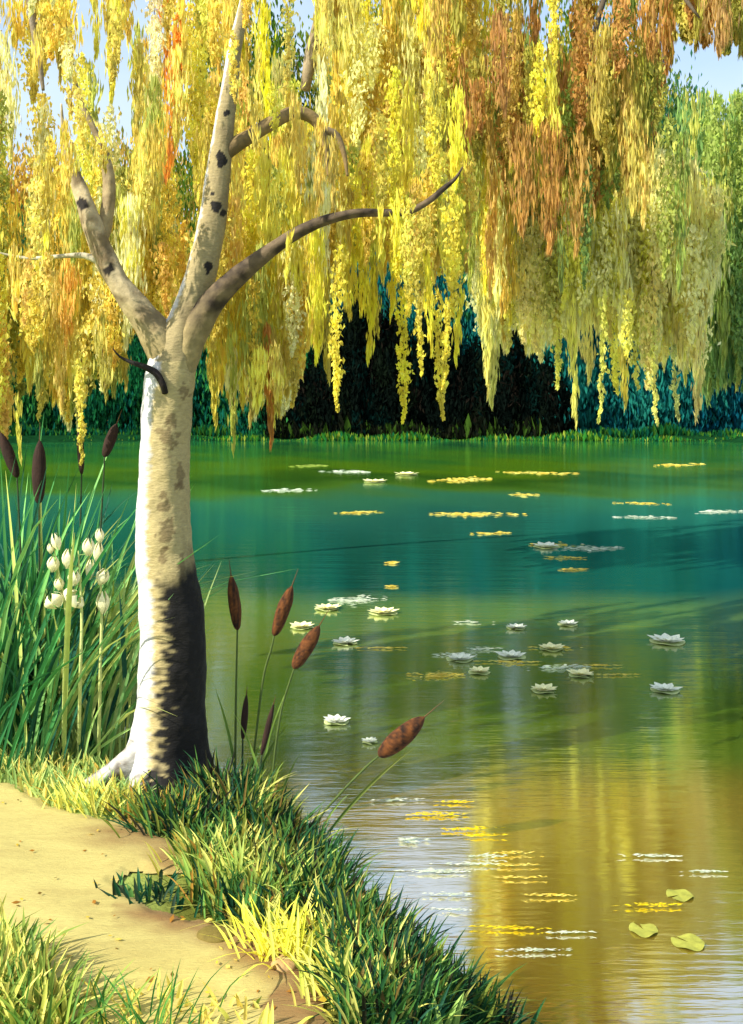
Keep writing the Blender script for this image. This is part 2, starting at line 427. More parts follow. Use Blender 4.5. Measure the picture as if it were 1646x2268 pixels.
def root_shape(c, th):
    d = c[2] - bz
    f = np.exp(-max(d, 0) / .14)
    lob = sum(a * np.exp(-((np.angle(np.exp(1j * (th - t0)))) / wd) ** 2) for t0, a, wd in ((math.pi * 1.02, .75, .45), (-.25, .45, .4), (-1.5, .45, .5), (2.2, .4, .5), (.9, .3, .5)))
    return 1 + f * lob
trunk_pts = [TP(374, 1800, 190), TP(374, 1735, 182), TP(374, 1690, 170), TP(376, 1640, 158), TP(380, 1540, 148), TP(383, 1400, 144), TP(374, 1300, 134), TP(364, 1200, 124), TP(362, 1100, 114),
             TP(365, 1000, 110), TP(370, 900, 110), TP(378, 830, 108), TP(392, 770, 96), TP(412, 710, 78, .01), TP(436, 640, 68, .03), TP(457, 560, 64, .05), TP(472, 480, 60, .07), TP(482, 400, 55, .1), TP(494, 300, 46, .12),
             TP(508, 200, 37, .14), TP(520, 110, 30, .16), TP(540, 20, 26, .18), TP(556, -70, 22, .2), TP(575, -200, 14, .2), TP(590, -330, 5, .2)]
V, Fc = loft(trunk_pts, 84, .011, .055, root_shape)
def bark_cols(V, main=True):
    gx, gy = pxy(V); C = np.zeros((len(V), 3))
    cx = np.interp(-gy, [-1800, -1540, -1400, -1300, -1200, -1100, -1000, -900, -830, -770, -640, -480, -300, 0], [374, 380, 383, 374, 364, 362, 365, 370, 378, 392, 436, 472, 494, 545])
    hw = np.interp(-gy, [-1800, -1540, -1400, -1300, -1200, -1100, -900, -770, -640, -480, -300, 0], [90, 74, 72, 67, 62, 57, 55, 48, 34, 30, 23, 13])
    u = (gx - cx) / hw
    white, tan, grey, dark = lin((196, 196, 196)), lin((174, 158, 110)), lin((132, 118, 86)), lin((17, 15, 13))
    brown = lin((84, 62, 38))
    spots = [(410, 865, 12, 22), (374, 975, 24, 34), (400, 1045, 10, 36), (362, 1115, 14, 26), (368, 1180, 18, 34), (382, 930, 10, 20), (362, 1230, 10, 30), (404, 1262, 8, 40), (398, 1075, 14, 12)]
    knots = [(490, 352, 12, 19), (479, 458, 13, 13), (463, 592, 10, 14), (432, 742, 8, 18), (496, 470, 8, 8), (470, 430, 6, 5), (503, 250, 8, 7)]
    for i, p in enumerate(V):
        v = Vector(p); n1 = noise.fractal(Vector((v.x * 9, v.y * 9, v.z * 4)), 1, 2, 4); n2 = noise.noise(Vector((v.x * 14, v.y * 14, v.z * 40))); n3 = noise.noise(v * 30)
        up = gy[i] < 800
        a = np.clip((-.52 - u[i] + .14 * n1 + .16 * n2 - (.30 if up else 0)) * 6, 0, 1)  # white peeling bark on the left, with that side's sunlight painted in
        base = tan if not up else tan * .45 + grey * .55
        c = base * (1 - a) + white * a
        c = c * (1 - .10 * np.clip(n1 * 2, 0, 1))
        for (sx, sy, rx, ry) in spots:
            d = math.hypot((gx[i] - sx) / rx, (gy[i] - sy) / ry) * 1.25 + .9 * n3 + .5 * n2
            if d < 1: c = c * .45 + brown * .55
        if up:
            gr = np.clip(n1 * 1.5 + u[i] * .7, 0, 1); c = c * (1 - gr * .4) + lin((92, 78, 56)) * gr * .4
        k = np.clip((gy[i] - 1235 + 50 * n1 + 50 * u[i]) / 70, 0, 1) * np.clip((u[i] + .42 + .22 * n1 + .5 * n2) * 3.6, 0, 1)  # rough dark bark at the base, with the right side's shade painted in
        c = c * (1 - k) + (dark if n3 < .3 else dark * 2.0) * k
        for (sx, sy, rx, ry) in knots:
            d = math.hypot((gx[i] - sx) / rx, (gy[i] - sy) / ry) + .5 * n3
            if d < 1: c = lin((30, 26, 22))
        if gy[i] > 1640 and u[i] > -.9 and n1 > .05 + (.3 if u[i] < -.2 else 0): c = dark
        C[i] = c
    return C
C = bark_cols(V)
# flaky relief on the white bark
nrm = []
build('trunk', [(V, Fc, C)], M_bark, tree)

def limb(name, pts, cA, cB, sides=22, parent=tree, lightleft=True, rough=.13, step=.012, extra=(), mat=M_wood):
    V, Fc = loft(pts, sides, step, rough); C = np.zeros((len(V), 3)); gx, gy = pxy(V)
    for i, p in enumerate(V):
        v = Vector(p); n1 = noise.fractal(v * 7, 1, 2, 4); n2 = noise.noise(Vector((v.x * 26, v.y * 20, v.z * 26)))
        k = np.clip(.5 + n1 * 1.1 + n2 * .7, 0, 1); c = np.asarray(cA) * (1 - k) + np.asarray(cB) * k
        for (sx, sy, rr) in extra:
            if math.hypot(gx[i] - sx, gy[i] - sy) < rr * (1 + .6 * n2): c = lin((34, 28, 22))
        if name == 'limb' and gy[i] > 620:
            w0 = np.clip((gy[i] - 640 - 60 * n1) / 130, 0, 1); c = np.asarray(c) * (1 - w0) + lin((150, 134, 92)) * w0
        C[i] = c
    return build(name, [(V, Fc, C)], mat, parent)

tanl, greyl, dkl = lin((164, 146, 108)), lin((116, 100, 72)), lin((50, 40, 30))
for pts in ([TP(330, 1640, 70, -.04), TP(292, 1682, 60, -.08), TP(246, 1712, 44, -.13), TP(196, 1738, 28, -.2), TP(150, 1766, 14, -.28)],
            [TP(430, 1650, 60, 0), TP(456, 1712, 48, -.02), TP(482, 1758, 34, -.03), TP(505, 1800, 16, -.03)],
            [TP(350, 1680, 70, -.08), TP(322, 1730, 56, -.2), TP(290, 1770, 34, -.34), TP(270, 1815, 14, -.45)]):
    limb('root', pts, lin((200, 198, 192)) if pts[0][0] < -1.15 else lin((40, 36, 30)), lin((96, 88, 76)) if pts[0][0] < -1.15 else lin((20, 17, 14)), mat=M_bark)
limb('limb', [TP(385, 850, 60), TP(372, 790, 84, -.01), TP(338, 730, 74, -.02), TP(300, 675, 60, -.03), TP(262, 625, 50, -.04), TP(232, 570, 48, -.04), TP(208, 510, 46, -.04), TP(190, 455, 38, -.02), TP(170, 400, 30), TP(150, 350, 20), TP(140, 290, 10), TP(136, 230, 4)],
     lin((182, 166, 130)), greyl, extra=((242, 598, 13), (184, 452, 13)))
limb('limb', [TP(222, 560, 22, -.02), TP(232, 500, 32, .03), TP(241, 440, 29, .05), TP(240, 385, 26, .06), TP(228, 330, 20, .08), TP(205, 280, 14, .1), TP(175, 215, 12, .1), TP(160, 140, 9, .1), TP(156, 60, 5, .1)], tanl, greyl)
limb('limb', [TP(395, 860, 40, -.02), TP(412, 790, 60, -.03), TP(440, 720, 60, -.05), TP(476, 665, 54, -.08), TP(512, 625, 48, -.1), TP(560, 585, 38, -.12), TP(612, 545, 31, -.15), TP(664, 512, 27, -.17), TP(725, 487, 23, -.2), TP(790, 472, 20, -.2),
              TP(850, 472, 17, -.2), TP(905, 468, 15, -.2), TP(950, 445, 14, -.2), TP(980, 420, 12, -.2), TP(1008, 396, 8, -.2), TP(1025, 370, 3, -.2)], lin((104, 88, 66)), dkl)
limb('limb', [TP(484, 360, 30, .1), TP(520, 322, 34, .12), TP(565, 296, 32, .16), TP(610, 268, 30, .2), TP(650, 250, 30, .24), TP(688, 258, 28, .26), TP(712, 288, 22, .27), TP(722, 330, 15, .27), TP(728, 390, 7, .27)], lin((140, 116, 72)), lin((100, 84, 54)))
limb('branch', [TP(712, 285, 18, .27), TP(745, 300, 16, .28), TP(762, 340, 11, .28), TP(770, 390, 6, .28)], lin((130, 108, 70)), greyl, 12)
limb('branch', [TP(262, 612, 20, -.04), TP(225, 582, 18, -.05), TP(185, 566, 13, -.05), TP(130, 568, 9, -.03), TP(70, 572, 8), TP(25, 566, 6), TP(0, 560, 3)], lin((200, 194, 172)), lin((150, 140, 112)), 12)
o = limb('dead_twig', [TP(366, 870, 14, -.14), TP(360, 850, 14, -.17), TP(345, 826, 15, -.17), TP(318, 812, 13, -.16), TP(290, 802, 9, -.15), TP(266, 790, 5, -.14), TP(250, 772, 2.5, -.13)], lin((34, 26, 22)), lin((20, 16, 14)), 12)
o['label'] = 'short black dead twig on the left of the trunk'
# grey boughs hanging down in the leaves at the upper left
limb('branch', [TP(52, -120, 20, .5), TP(66, -10, 19, .5), TP(76, 70, 16, .5), TP(88, 140, 13, .5), TP(96, 200, 7, .5)], lin((136, 124, 108)), greyl, 12)

SKYGAP = [(22, 130, 26, 150), (60, 330, 22, 60), (190, 150, 12, 60), (425, 470, 30, 40), (640, 50, 60, 70), (575, 245, 40, 50), (10, 480, 14, 40), (395, 400, 22, 60), (30, 540, 40, 16)]
def gap(x, y0, y1, gaps=SKYGAP):
    for gx, gy, rx, ry in gaps:
        if abs(x - gx) < rx and y0 < gy + ry and y1 > gy - ry: return True
    return False
profA = [(-150, 950), (0, 985), (40, 930), (100, 900), (170, 960), (200, 860), (260, 880), (300, 720), (330, 690), (370, 740), (400, 700), (430, 720), (480, 900), (540, 900), (600, 960), (640, 900), (700, 760), (760, 560)]
def locA(x, y):
    if 360 < x < 410 and y < 420 and rng.random() < .5: return lin((226, 118, 30))
    if 330 < x < 360 and y < 420 and rng.random() < .4: return lin((250, 216, 170))
    if 400 < x < 460 and y < 330 and rng.random() < .45: return lin((120, 140, 52))
    if 540 < x < 620 and y < 330 and rng.random() < .6: return lin((240, 220, 30))
    if y > 780 and x < 330 and rng.random() < .3: return lin((128, 130, 50))
    return None
L = [s for s in region(400, -150, 720, -260, profA, 70, (6.15, 8.6), (22, 58), WARM, 110, 480, locA) if not (gap(s[0], s[1], s[2]) and rng.random() < .93)]
L += [s for s in region(60, -60, 500, -200, [(-60, 640), (300, 500), (500, 350)], 80, (5.3, 5.75), (14, 30), WARM, 60, 200, locA) if not gap(s[0], s[1], s[2]) and not (440 < s[0] < 530 and s[2] > 260) and not (150 < s[0] < 270 and s[2] > 300)]
for x, y0, y1, wd, c in [(120, -60, 130, 62, (242, 186, 60)), (40, -40, 100, 50, (238, 190, 60)), (385, 60, 360, 34, (232, 150, 44)), (402, 30, 180, 16, (224, 110, 26)), (340, 60, 300, 34, (246, 214, 140)), (320, 480, 640, 34, (240, 186, 84)),
                         (410, 490, 640, 30, (240, 186, 70)), (365, 540, 700, 40, (236, 176, 70)), (520, 440, 640, 40, (240, 190, 90)), (150, 570, 760, 36, (232, 160, 60)), (175, 800, 1030, 14, (214, 190, 60)), (8, 700, 985, 26, (236, 176, 76)), (45, 880, 1020, 9, (200, 190, 60)),
                         (90, 640, 930, 30, (196, 178, 70)), (130, 600, 900, 34, (222, 186, 90)), (230, 700, 880, 30, (170, 156, 60)), (275, 640, 860, 22, (180, 160, 60)), (480, 640, 940, 22, (206, 186, 56)), (512, 700, 1000, 16, (170, 170, 56)), (545, 620, 900, 26, (222, 196, 60)),
                         (555, 330, 620, 40, (236, 212, 50)), (600, 350, 560, 60, (228, 206, 60)), (640, 330, 560, 50, (238, 214, 60)), (595, 720, 985, 22, (170, 96, 32)), (615, 560, 900, 26, (236, 212, 50)), (588, 560, 820, 26, (232, 204, 50)), (560, 760, 940, 24, (150, 130, 50)), (648, 640, 900, 28, (196, 170, 60))]:
    L.append((x, y0, y1, rng.uniform(6.1, 6.8), wd, lin(c)))
for x, y0, y1, wd, c in [(560, 200, 330, 22, (214, 186, 70)), (604, 190, 300, 20, (236, 214, 60)), (655, 215, 420, 26, (216, 180, 70)), (705, 262, 470, 22, (196, 160, 60)), (520, 70, 230, 20, (238, 200, 70)), (500, -60, 110, 22, (236, 196, 70)), (545, -80, 60, 24, (236, 186, 60)),
                         (742, 300, 460, 20, (190, 160, 64)), (880, 430, 560, 20, (240, 216, 50)), (905, 440, 640, 24, (232, 210, 70)), (840, 455, 560, 12, (230, 204, 60)), (640, 500, 620, 12, (226, 200, 60)), (150, 330, 420, 26, (236, 200, 90)), (228, 290, 380, 24, (238, 204, 80)), (180, 200, 330, 30, (236, 204, 84)),
                         (100, 560, 700, 26, (232, 190, 80)), (60, 555, 720, 22, (228, 180, 76)), (30, 550, 700, 24, (236, 196, 80)), (80, 60, 170, 26, (236, 200, 84)), (152, 60, 260, 28, (232, 196, 80))]:
    L.append((x, y0, y1, rng.uniform(5.35, 5.6), wd, lin(c)))
# from the long right-hand limb: strands that hang in the middle of the picture
MID = [(700, 500, 800, 34), (725, 600, 840, 26), (750, 540, 910, 26), (775, 520, 700, 34), (800, 560, 690, 40), (820, 600, 800, 22), (835, 480, 740, 16), (870, 480, 700, 26), (890, 640, 935, 26), (905, 470, 700, 40), (935, 460, 720, 44), (928, 700, 830, 14), (950, 560, 780, 20),
       (975, 640, 930, 24), (985, 660, 860, 16), (1000, 420, 700, 40), (1015, 640, 800, 16), (868, 150, 480, 30), (840, 250, 470, 30), (900, 180, 450, 34), (960, 240, 480, 34), (1010, 200, 420, 40)]
for x, y0, y1, wd in MID:
    L.append((x, y0, y1, rng.uniform(5.7, 7.2), wd, pick([((240, 216, 44), 4), ((226, 200, 50), 3), ((236, 222, 100), 2), ((190, 170, 56), 1)])[0]))
for _ in range(70):
    x = rng.uniform(660, 1040); y1 = np.interp(x, [660, 760, 850, 950, 1040], [620, 600, 620, 640, 640]) - abs(rng.normal(0, 60)); L.append((x, y1 - rng.uniform(120, 260), y1, rng.uniform(6.2, 8), rng.uniform(22, 44), pick(LEMON)[0]))
V, Fc, C = strands(L, 19, 9, .5)
link('crown', np_mesh('crown', V, Fc, C), M_leaf, tree)

# ------------------------------------------------------------------ overhanging trees round the pond
def simple_tree(name, label, base, trunk_pts, boughs, L, mat=M_leaf, cols=((120, 108, 90), (84, 72, 54)), group=None, dab=(20, 9), dens=.42, tilt=.5, rough=.1, g=.62):
    t_ = empty(name, (base[0], base[1], float(height(base[0], base[1])))); tag(t_, label, 'tree', group)
    V1, F1 = loft(trunk_pts, 14, .12, rough); ca, cb = lin(cols[0]), lin(cols[1])
    def cl(V): return np.array([ca + (cb - ca) * np.clip(.5 + noise.noise(Vector(v) * 4) * 1.2, 0, 1) for v in V])
    build('trunk', [(V1, F1, cl(V1))], M_wood, t_)
    for b in boughs:
        V2, F2 = loft(b, 10, .12, rough); build('limb', [(V2, F2, cl(V2))], M_wood, t_)
    V, Fc, C = strands(L, dab[0], dab[1], dens, tilt, g) if isinstance(L, list) else L
    link('crown', np_mesh('crown', V, Fc, C), mat, t_)
    return t_
def B4(px, py, Y, wpx): v = P(px, py, Y); return (v.x, v.y, v.z, wpx / 2 / F * Y)

# B: centre, lemon and gold, from the left bank
profB = [(440, 640), (540, 620), (600, 760), (650, 800), (700, 760), (740, 640), (790, 440), (1050, 440), (1060, 600), (1110, 760), (1150, 700)]
L = region(330, 460, 1130, -330, profB, 80, (12.2, 15), (24, 56), LEMON, 110, 420)
L = [s for s in L if not gap(s[0], s[1], s[2])]
# pale strokes round the leaning bough
L += [(x, y0, y1, 12.1, w_, lin(c)) for x, y0, y1, w_, c in [(795, 60, 330, 60, (236, 226, 130)), (830, 40, 200, 40, (240, 226, 120)), (770, -60, 200, 60, (206, 190, 80)), (720, 180, 420, 40, (214, 176, 60)), (985, -40, 200, 60, (206, 150, 52)), (940, -40, 90, 44, (238, 206, 40)), (980, 270, 400, 36, (236, 190, 90)), (1040, 200, 640, 36, (150, 158, 50))]]
simple_tree('weeping_birch', 'weeping birch with lemon yellow curtain behind the long right limb of the white birch', (-7.6, 13),
            [(-7.6, 13, 0, .17), (-7.3, 13, 3, .11), (-6.6, 13.2, 6.5, .06), (-4.6, 13.4, 9.4, .045), (-2, 13.6, 10.2, .04), (1, 13.6, 10.3, .07), (2.4, 13.5, 10, .03)],
            [[B4(790, -330, 13.6, 50), B4(745, -30, 13.4, 48), B4(712, 60, 13.3, 42), B4(690, 130, 13.2, 34), B4(676, 200, 13.2, 20)],
             [B4(726, 40, 13.3, 16), B4(780, 58, 13.2, 10), B4(850, 62, 13.2, 5)],
             [(-2.4, 13.5, 10.1, .1), (-1, 12.8, 9.4, .05), (-.3, 12.5, 8.2, .02)]], L, cols=((158, 142, 112), (120, 104, 76)))

# C: rust and olive, upper right
profC = [(940, 330), (1000, 380), (1060, 360), (1110, 440), (1160, 420), (1210, 520), (1260, 430), (1300, 520), (1340, 470), (1380, 430), (1420, 400), (1470, 240), (1500, 90), (1560, 120), (1646, 130), (1720, 150)]
def locC(x, y):
    if 1180 < x < 1240 and y < 330 and rng.random() < .6: return lin((236, 214, 60))
    if 1090 < x < 1140 or 1200 < x < 1300:
        if rng.random() < .25: return lin((160, 108, 42))
    return None
L = region(300, 950, 1720, -300, profC, 60, (10.5, 12.6), (20, 48), RUST, 90, 330, locC)
gC = [(1050, 60, 40, 60), (1000, 130, 22, 30)]
L = [s for s in L if not gap(s[0], s[1], s[2], gC)]
L += [(x, y0, y1, 10.4, w_, lin(c)) for x, y0, y1, w_, c in [(1110, 30, 260, 44, (150, 96, 44)), (1195, 90, 300, 30, (240, 218, 50)), (1225, 130, 330, 24, (226, 210, 60)), (1160, 280, 520, 60, (166, 112, 44)), (1215, 260, 560, 60, (170, 112, 44)), (1370, 0, 170, 60, (166, 108, 44)),
                                                            (1440, -30, 130, 50, (172, 112, 46)), (1590, -30, 120, 60, (170, 122, 60)), (1330, 60, 300, 50, (176, 150, 54)), (1300, 350, 640, 22, (70, 100, 36)), (1240, 520, 640, 18, (90, 110, 40)), (1280, 300, 560, 50, (176, 128, 52)), (1475, 260, 620, 36, (130, 140, 46)), (1430, 300, 500, 30, (232, 190, 80)), (1400, 240, 470, 50, (190, 170, 66)), (1510, 300, 640, 26, (106, 128, 44))]]
simple_tree('weeping_willow', 'rust brown and olive leaved tree overhanging at the upper right', (7.6, 11.5),
            [(7.6, 11.5, 0, .3), (7.2, 11.5, 3, .26), (6.4, 11.5, 6, .22), (5.6, 11.4, 8.9, .17), (3, 11.5, 9.9, .12), (1, 11.6, 10, .06)],
            [[(5.8, 11.4, 8.6, .12), (4.6, 11, 8.9, .08), (3.4, 10.7, 8.6, .04)], [B4(1490, -60, 10.6, 16), B4(1520, 0, 10.5, 10), B4(1550, 40, 10.5, 4)]], L)

# D: pale yellow curtain, right
profD = [(1060, 760), (1100, 800), (1140, 720), (1180, 800), (1230, 760), (1270, 800), (1310, 740), (1360, 760), (1400, 740), (1440, 840), (1490, 780), (1540, 860), (1570, 700), (1600, 560)]
L = region(380, 1060, 1580, 250, profD, 80, (13.4, 16.5), (24, 60), PALE, 120, 420)
L = [(a, max(b, 330 + .9 * max(0, a - 1440) + rng.uniform(-60, 90)) if a > 1380 else b, c, d, e, f) for (a, b, c, d, e, f) in L]
L += [(x, y0, y1, rng.uniform(13, 14.5), w_, lin(c)) for x, y0, y1, w_, c in [
    (1095, 600, 900, 26, (150, 150, 46)), (1122, 560, 780, 26, (186, 176, 56)), (1075, 540, 880, 24, (214, 196, 60)), (1200, 520, 800, 60, (232, 214, 110)), (1165, 500, 760, 50, (208, 184, 80)), (1240, 620, 860, 16, (200, 196, 50)),
    (1270, 640, 940, 20, (206, 200, 54)), (1300, 560, 840, 40, (226, 206, 80)), (1332, 640, 935, 14, (190, 190, 50)), (1362, 620, 870, 30, (242, 222, 44)), (1392, 640, 800, 26, (238, 216, 50)), (1380, 720, 900, 18, (230, 200, 44)), (1410, 700, 860, 18, (190, 186, 56)),
    (1440, 560, 860, 40, (216, 186, 80)), (1470, 560, 800, 30, (230, 216, 100)), (1452, 720, 940, 14, (186, 184, 56)), (1498, 760, 930, 10, (150, 160, 60)), (1510, 560, 800, 60, (208, 186, 90)), (1545, 700, 930, 22, (206, 182, 80)), (1250, 420, 560, 60, (238, 222, 110)), (1440, 430, 560, 60, (240, 226, 110)),
    (1150, 400, 560, 60, (224, 196, 76)), (1350, 430, 560, 46, (226, 210, 80))]]
simple_tree('weeping_willow', 'weeping willow with pale yellow pointed strands at the right, over the far water', (9.2, 16.5),
            [(9.2, 16.5, 0, .3), (9.1, 16.5, 4, .24), (8.4, 16.3, 7.5, .18), (6.8, 16, 9.7, .12), (4.6, 15.6, 10.1, .08), (3.6, 15.2, 8.8, .05), (3.2, 15, 7, .03)],
            [[(5.2, 15.7, 10, .06), (4.6, 15, 9.0, .04), (4.2, 14.5, 7.2, .02)]], L, g=.46)

# E: thin green curtain at the right edge
profE = [(1480, 800), (1560, 900), (1620, 860), (1700, 900)]
L = region(200, 1490, 1750, 210, profE, 90, (18, 21), (16, 40), GREEN, 140, 420)
simple_tree('weeping_willow', 'thin green willow at the right edge of the picture, against the teal wood', (11.6, 20),
            [(11.6, 20, 0, .26), (11.2, 20, 3, .22), (10.3, 19.8, 6, .16), (8.8, 19.5, 8.4, .1), (7.3, 19.3, 8.9, .05)],
            [[(10.6, 19.9, 5.4, .1), (9, 18.8, 7, .07), (7.6, 18.5, 7.8, .03)]], L)

# ------------------------------------------------------------------ far shore trees
def far_tree(name, label, px, Y, top_px, bot_px, wpx, pal, n=2600, kind='willow', cat='tree', group=None, tr=None):
    s = Y / F; X = (px - HX) * s; gz = float(height(X, Y)); top = CAMZ - (top_px - HY) * s; bot = max(CAMZ - (bot_px - HY) * s, gz + (.1 if kind == 'shrub' else .4)); w2 = wpx / 2 * s
    t_ = empty(name, (X, Y, gz)); tag(t_, label, cat, group)
    H_ = top - bot
    # clumps through the crown volume
    nc = max(8, int(n / 45)); cs = []; n = int(n * 2.6)
    for _ in range(nc):
        h = rng.uniform(0, 1)
        if kind == 'cone': rr = w2 * (1 - h) ** .75 * 1.0 + .15
        elif kind == 'shrub': rr = w2 * math.sqrt(max(0, 1 - h * h)) 
        else: rr = w2 * math.sqrt(max(.05, 1 - (2 * h - .75) ** 2 / 1.62))
        a = rng.uniform(0, 6.28); q = math.sqrt(rng.random())
        cs.append((X + rr * q * math.cos(a), Y + rr * q * math.sin(a) * .8, bot + h * H_, pick(pal)[0], rng.uniform(.5, 1.3)))
    Vs = []
    for (cx, cy, cz, col, k) in cs:
        m = int(n / nc); cr = w2 * .16 * k + .15
        c = np.stack([cx + rng.normal(0, cr * .6, m), cy + rng.normal(0, cr * .6, m), cz + rng.normal(0, cr * 1.5, m)], 1)
        c[:, 2] = np.clip(c[:, 2], gz + .05, None)
        cc = np.clip(col[None] * rng.normal(1, .10, (m, 1)), .002, .9)
        Vs.append(dabs(c, s * rng.uniform(9, 24, m), s * rng.uniform(3.5, 7, m), .25 if kind != 'shrub' else .6, cc))
    V, Fq, C = merge(Vs); ca = np.array(lin((52, 44, 34)))
    r0 = max(.12, w2 * .055)
    if kind != 'shrub':
        lean = rng.uniform(-.06, .06) * H_
        V1, F1 = loft([(X, Y, gz - .1, r0 * 1.3), (X + lean * .3, Y, gz + H_ * .3, r0), (X + lean, Y, gz + (top - gz) * .75, r0 * .5), (X + lean * 1.2, Y, top - .2, r0 * .1)], 8, .8, .1)
        build('trunk', [(V1, F1, ca if tr is None else lin(tr))], M_wood, t_)
        for k in range(3):
            a = rng.uniform(0, 6.28); z0 = gz + (top - gz) * (.3 + .15 * k)
            V2, F2 = loft([(X + lean * .4, Y, z0, r0 * .5), (X + w2 * .4 * math.cos(a), Y + w2 * .4 * math.sin(a), z0 + H_ * .16, r0 * .3), (X + w2 * .75 * math.cos(a), Y + w2 * .75 * math.sin(a), z0 + H_ * .22, r0 * .08)], 6, .6, .1)
            build('limb', [(V2, F2, ca if tr is None else lin(tr))], M_wood, t_)
        link('crown', np_mesh('crown', V, Fq, C), M_far, t_)
    else:
        st = []
        for k in range(5):
            a = rng.uniform(0, 6.28); st.append(loft([(X, Y, gz - .05, .06), (X + w2 * .5 * math.cos(a), Y + w2 * .5 * math.sin(a), gz + H_ * .6, .03)], 5, 1, 0))
        build('stem', [(v, f, ca) for v, f in st], M_wood, t_)
        link('foliage', np_mesh('foliage', V, Fq, C), M_far, t_)
    return t_

TEAL = [((30, 118, 110), 4), ((40, 132, 116), 2), ((22, 100, 106), 3), ((56, 132, 80), 1)]
DKG = [((34, 112, 64), 3), ((22, 84, 54), 2.5), ((60, 132, 64), 2), ((24, 104, 84), 2)]
BLACK = [((13, 22, 18), 4), ((20, 30, 20), 2), ((10, 34, 30), 1.5), ((34, 30, 24), .8)]
OLIVE = [((126, 138, 44), 3), ((160, 156, 60), 1.6), ((92, 122, 40), 3), ((190, 176, 80), .8), ((66, 104, 36), 2.4)]
GOLD = [((216, 178, 76), 3), ((226, 190, 92), 3), ((190, 160, 66), 2), ((160, 156, 66), 1.5)]
FG = 'tall autumn trees behind the far shore'
far = [(60, 72, 420, 900, 420, GOLD, 'tall gold tree behind the left edge of the wood, behind the two-armed left limb'),
       (300, 76, 400, 900, 420, GOLD, 'tall gold tree seen through the fork between left limb and leader'),
       (560, 70, 110, 900, 420, OLIVE, 'olive gold tree behind the far shore, just right of the birch leader'),
       (800, 74, 60, 900, 440, OLIVE, 'tallest olive gold tree behind the far shore, behind the middle of the curtain'),
       (1050, 72, 90, 900, 420, OLIVE, 'olive gold tree behind the far shore, above the right end of the black thicket'),
       (1290, 76, 100, 900, 440, OLIVE, 'broad olive tree behind the far shore, behind the rust brown leaves'),
       (1490, 72, 240, 900, 380, [((92, 132, 72), 3), ((60, 112, 80), 2), ((140, 156, 70), 1)], 'green tree behind the far shore near the right edge of the wood'),
       (1690, 70, 330, 900, 320, [((92, 132, 72), 3), ((60, 112, 80), 3)], 'green tree behind the far shore cut by the right edge')]
for px_i, Y_, tp, bt, wp, pal, lab in far: far_tree('broadleaf_tree', lab, px_i, Y_, tp, bt, wp, pal, 7500, group=FG)
for px_i, Y_, tp, wp, pal, lab in [
    (-40, 63, 620, 240, DKG, 'dark green tree on the far shore at the left edge, behind the reeds'),
    (110, 66, 560, 240, DKG, 'dark green tree on the far shore left of the white trunk, above the cream flowers'),
    (270, 64, 640, 220, DKG, 'dark green tree on the far shore, just left of the birch fork'),
    (450, 65, 700, 220, DKG, 'dark green tree on the far shore just right of the white trunk'),
    (600, 64, 690, 200, DKG, 'dark green tree on the far shore behind the rust coloured strand'),
    (760, 67, 560, 230, TEAL, 'teal green tree on the far shore behind the left of the black thicket'),
    (900, 66, 640, 220, TEAL, 'teal green tree on the far shore behind the middle of the black thicket'),
    (1060, 66, 600, 220, TEAL, 'teal green tree on the far shore behind the right of the black thicket'),
    (1210, 65, 640, 230, TEAL, 'teal tree on the far shore just right of the black thicket'),
    (1370, 67, 620, 240, TEAL, 'teal tree on the far shore under the pale yellow curtain'),
    (1500, 65, 560, 240, TEAL, 'blue green tree on the far shore, second from the right edge'),
    (1640, 66, 460, 260, [((18, 98, 118), 3), ((28, 114, 124), 2), ((16, 80, 104), 2)], 'tall dark blue green tree on the far shore at the right edge')]:
    far_tree('broadleaf_tree', lab, px_i, Y_, tp, 975, wp * 1.35, pal, 6500, group='dark trees along the far shore')
for px_i, Y_, tp, wp, lab in [
    (650, 61.5, 850, 110, 'low black bush at the left end of the thicket'), (735, 61.8, 760, 110, 'black bush between the rust strand and the long lemon strand'),
    (800, 61.6, 660, 100, 'tall pointed black bush rising beside the long lemon strand'), (880, 62, 740, 120, 'broad black bush in the middle of the thicket'), (965, 61.6, 730, 110, 'black bush right of the middle of the thicket'),
    (1050, 61.8, 800, 110, 'rounded black bush third from the right end of the thicket'), (1120, 61.5, 720, 100, 'tall narrow black bush near the right end of the thicket'), (1205, 61.6, 840, 110, 'low dark bush at the right end of the thicket')]:
    far_tree('dark_shrub', lab, px_i, Y_, tp, 980, wp * 1.15, BLACK, 3600, 'shrub', 'bush', 'black thicket on the far shore')
# low dark waterside growth and green rushes along the far shore: ground cover
Vs = []
for _ in range(5200):
    x = rng.uniform(-27, 27); y = 60.2 + rng.uniform(0, 1.4) - max(0, abs(x) - 12) * .12; px0 = HX + x / y * F
    dk = 590 < px0 < 1240
    k_ = .55 + .45 * math.sin(px0 * .031) * math.sin(px0 * .013 + 1); h = rng.uniform(.3, 1.3) * (.5 + k_) if dk else rng.uniform(.15, .9) * (.3 + k_)
    c = pick([((26, 30, 20), 3), ((60, 90, 30), 1), ((44, 60, 30), .4)] if dk else [((30, 96, 48), 3), ((70, 120, 40), 2), ((16, 80, 60), 2)])[0]
    Vs.append((x, y, float(0.15) + h * .4, h, c))
cc = np.array([v[:3] for v in Vs]); hh = np.array([v[3] for v in Vs]); cl = np.array([v[4] for v in Vs])
x2 = rng.uniform(-24, 27, 3000); y2 = 59.9 - np.abs(rng.normal(0, .5, 3000)) - np.maximum(0, np.abs(x2) - 12) * .1; h2 = rng.uniform(.15, .5, 3000) * (1 + .8 * np.sin(x2 * .9) * np.sin(x2 * .37))
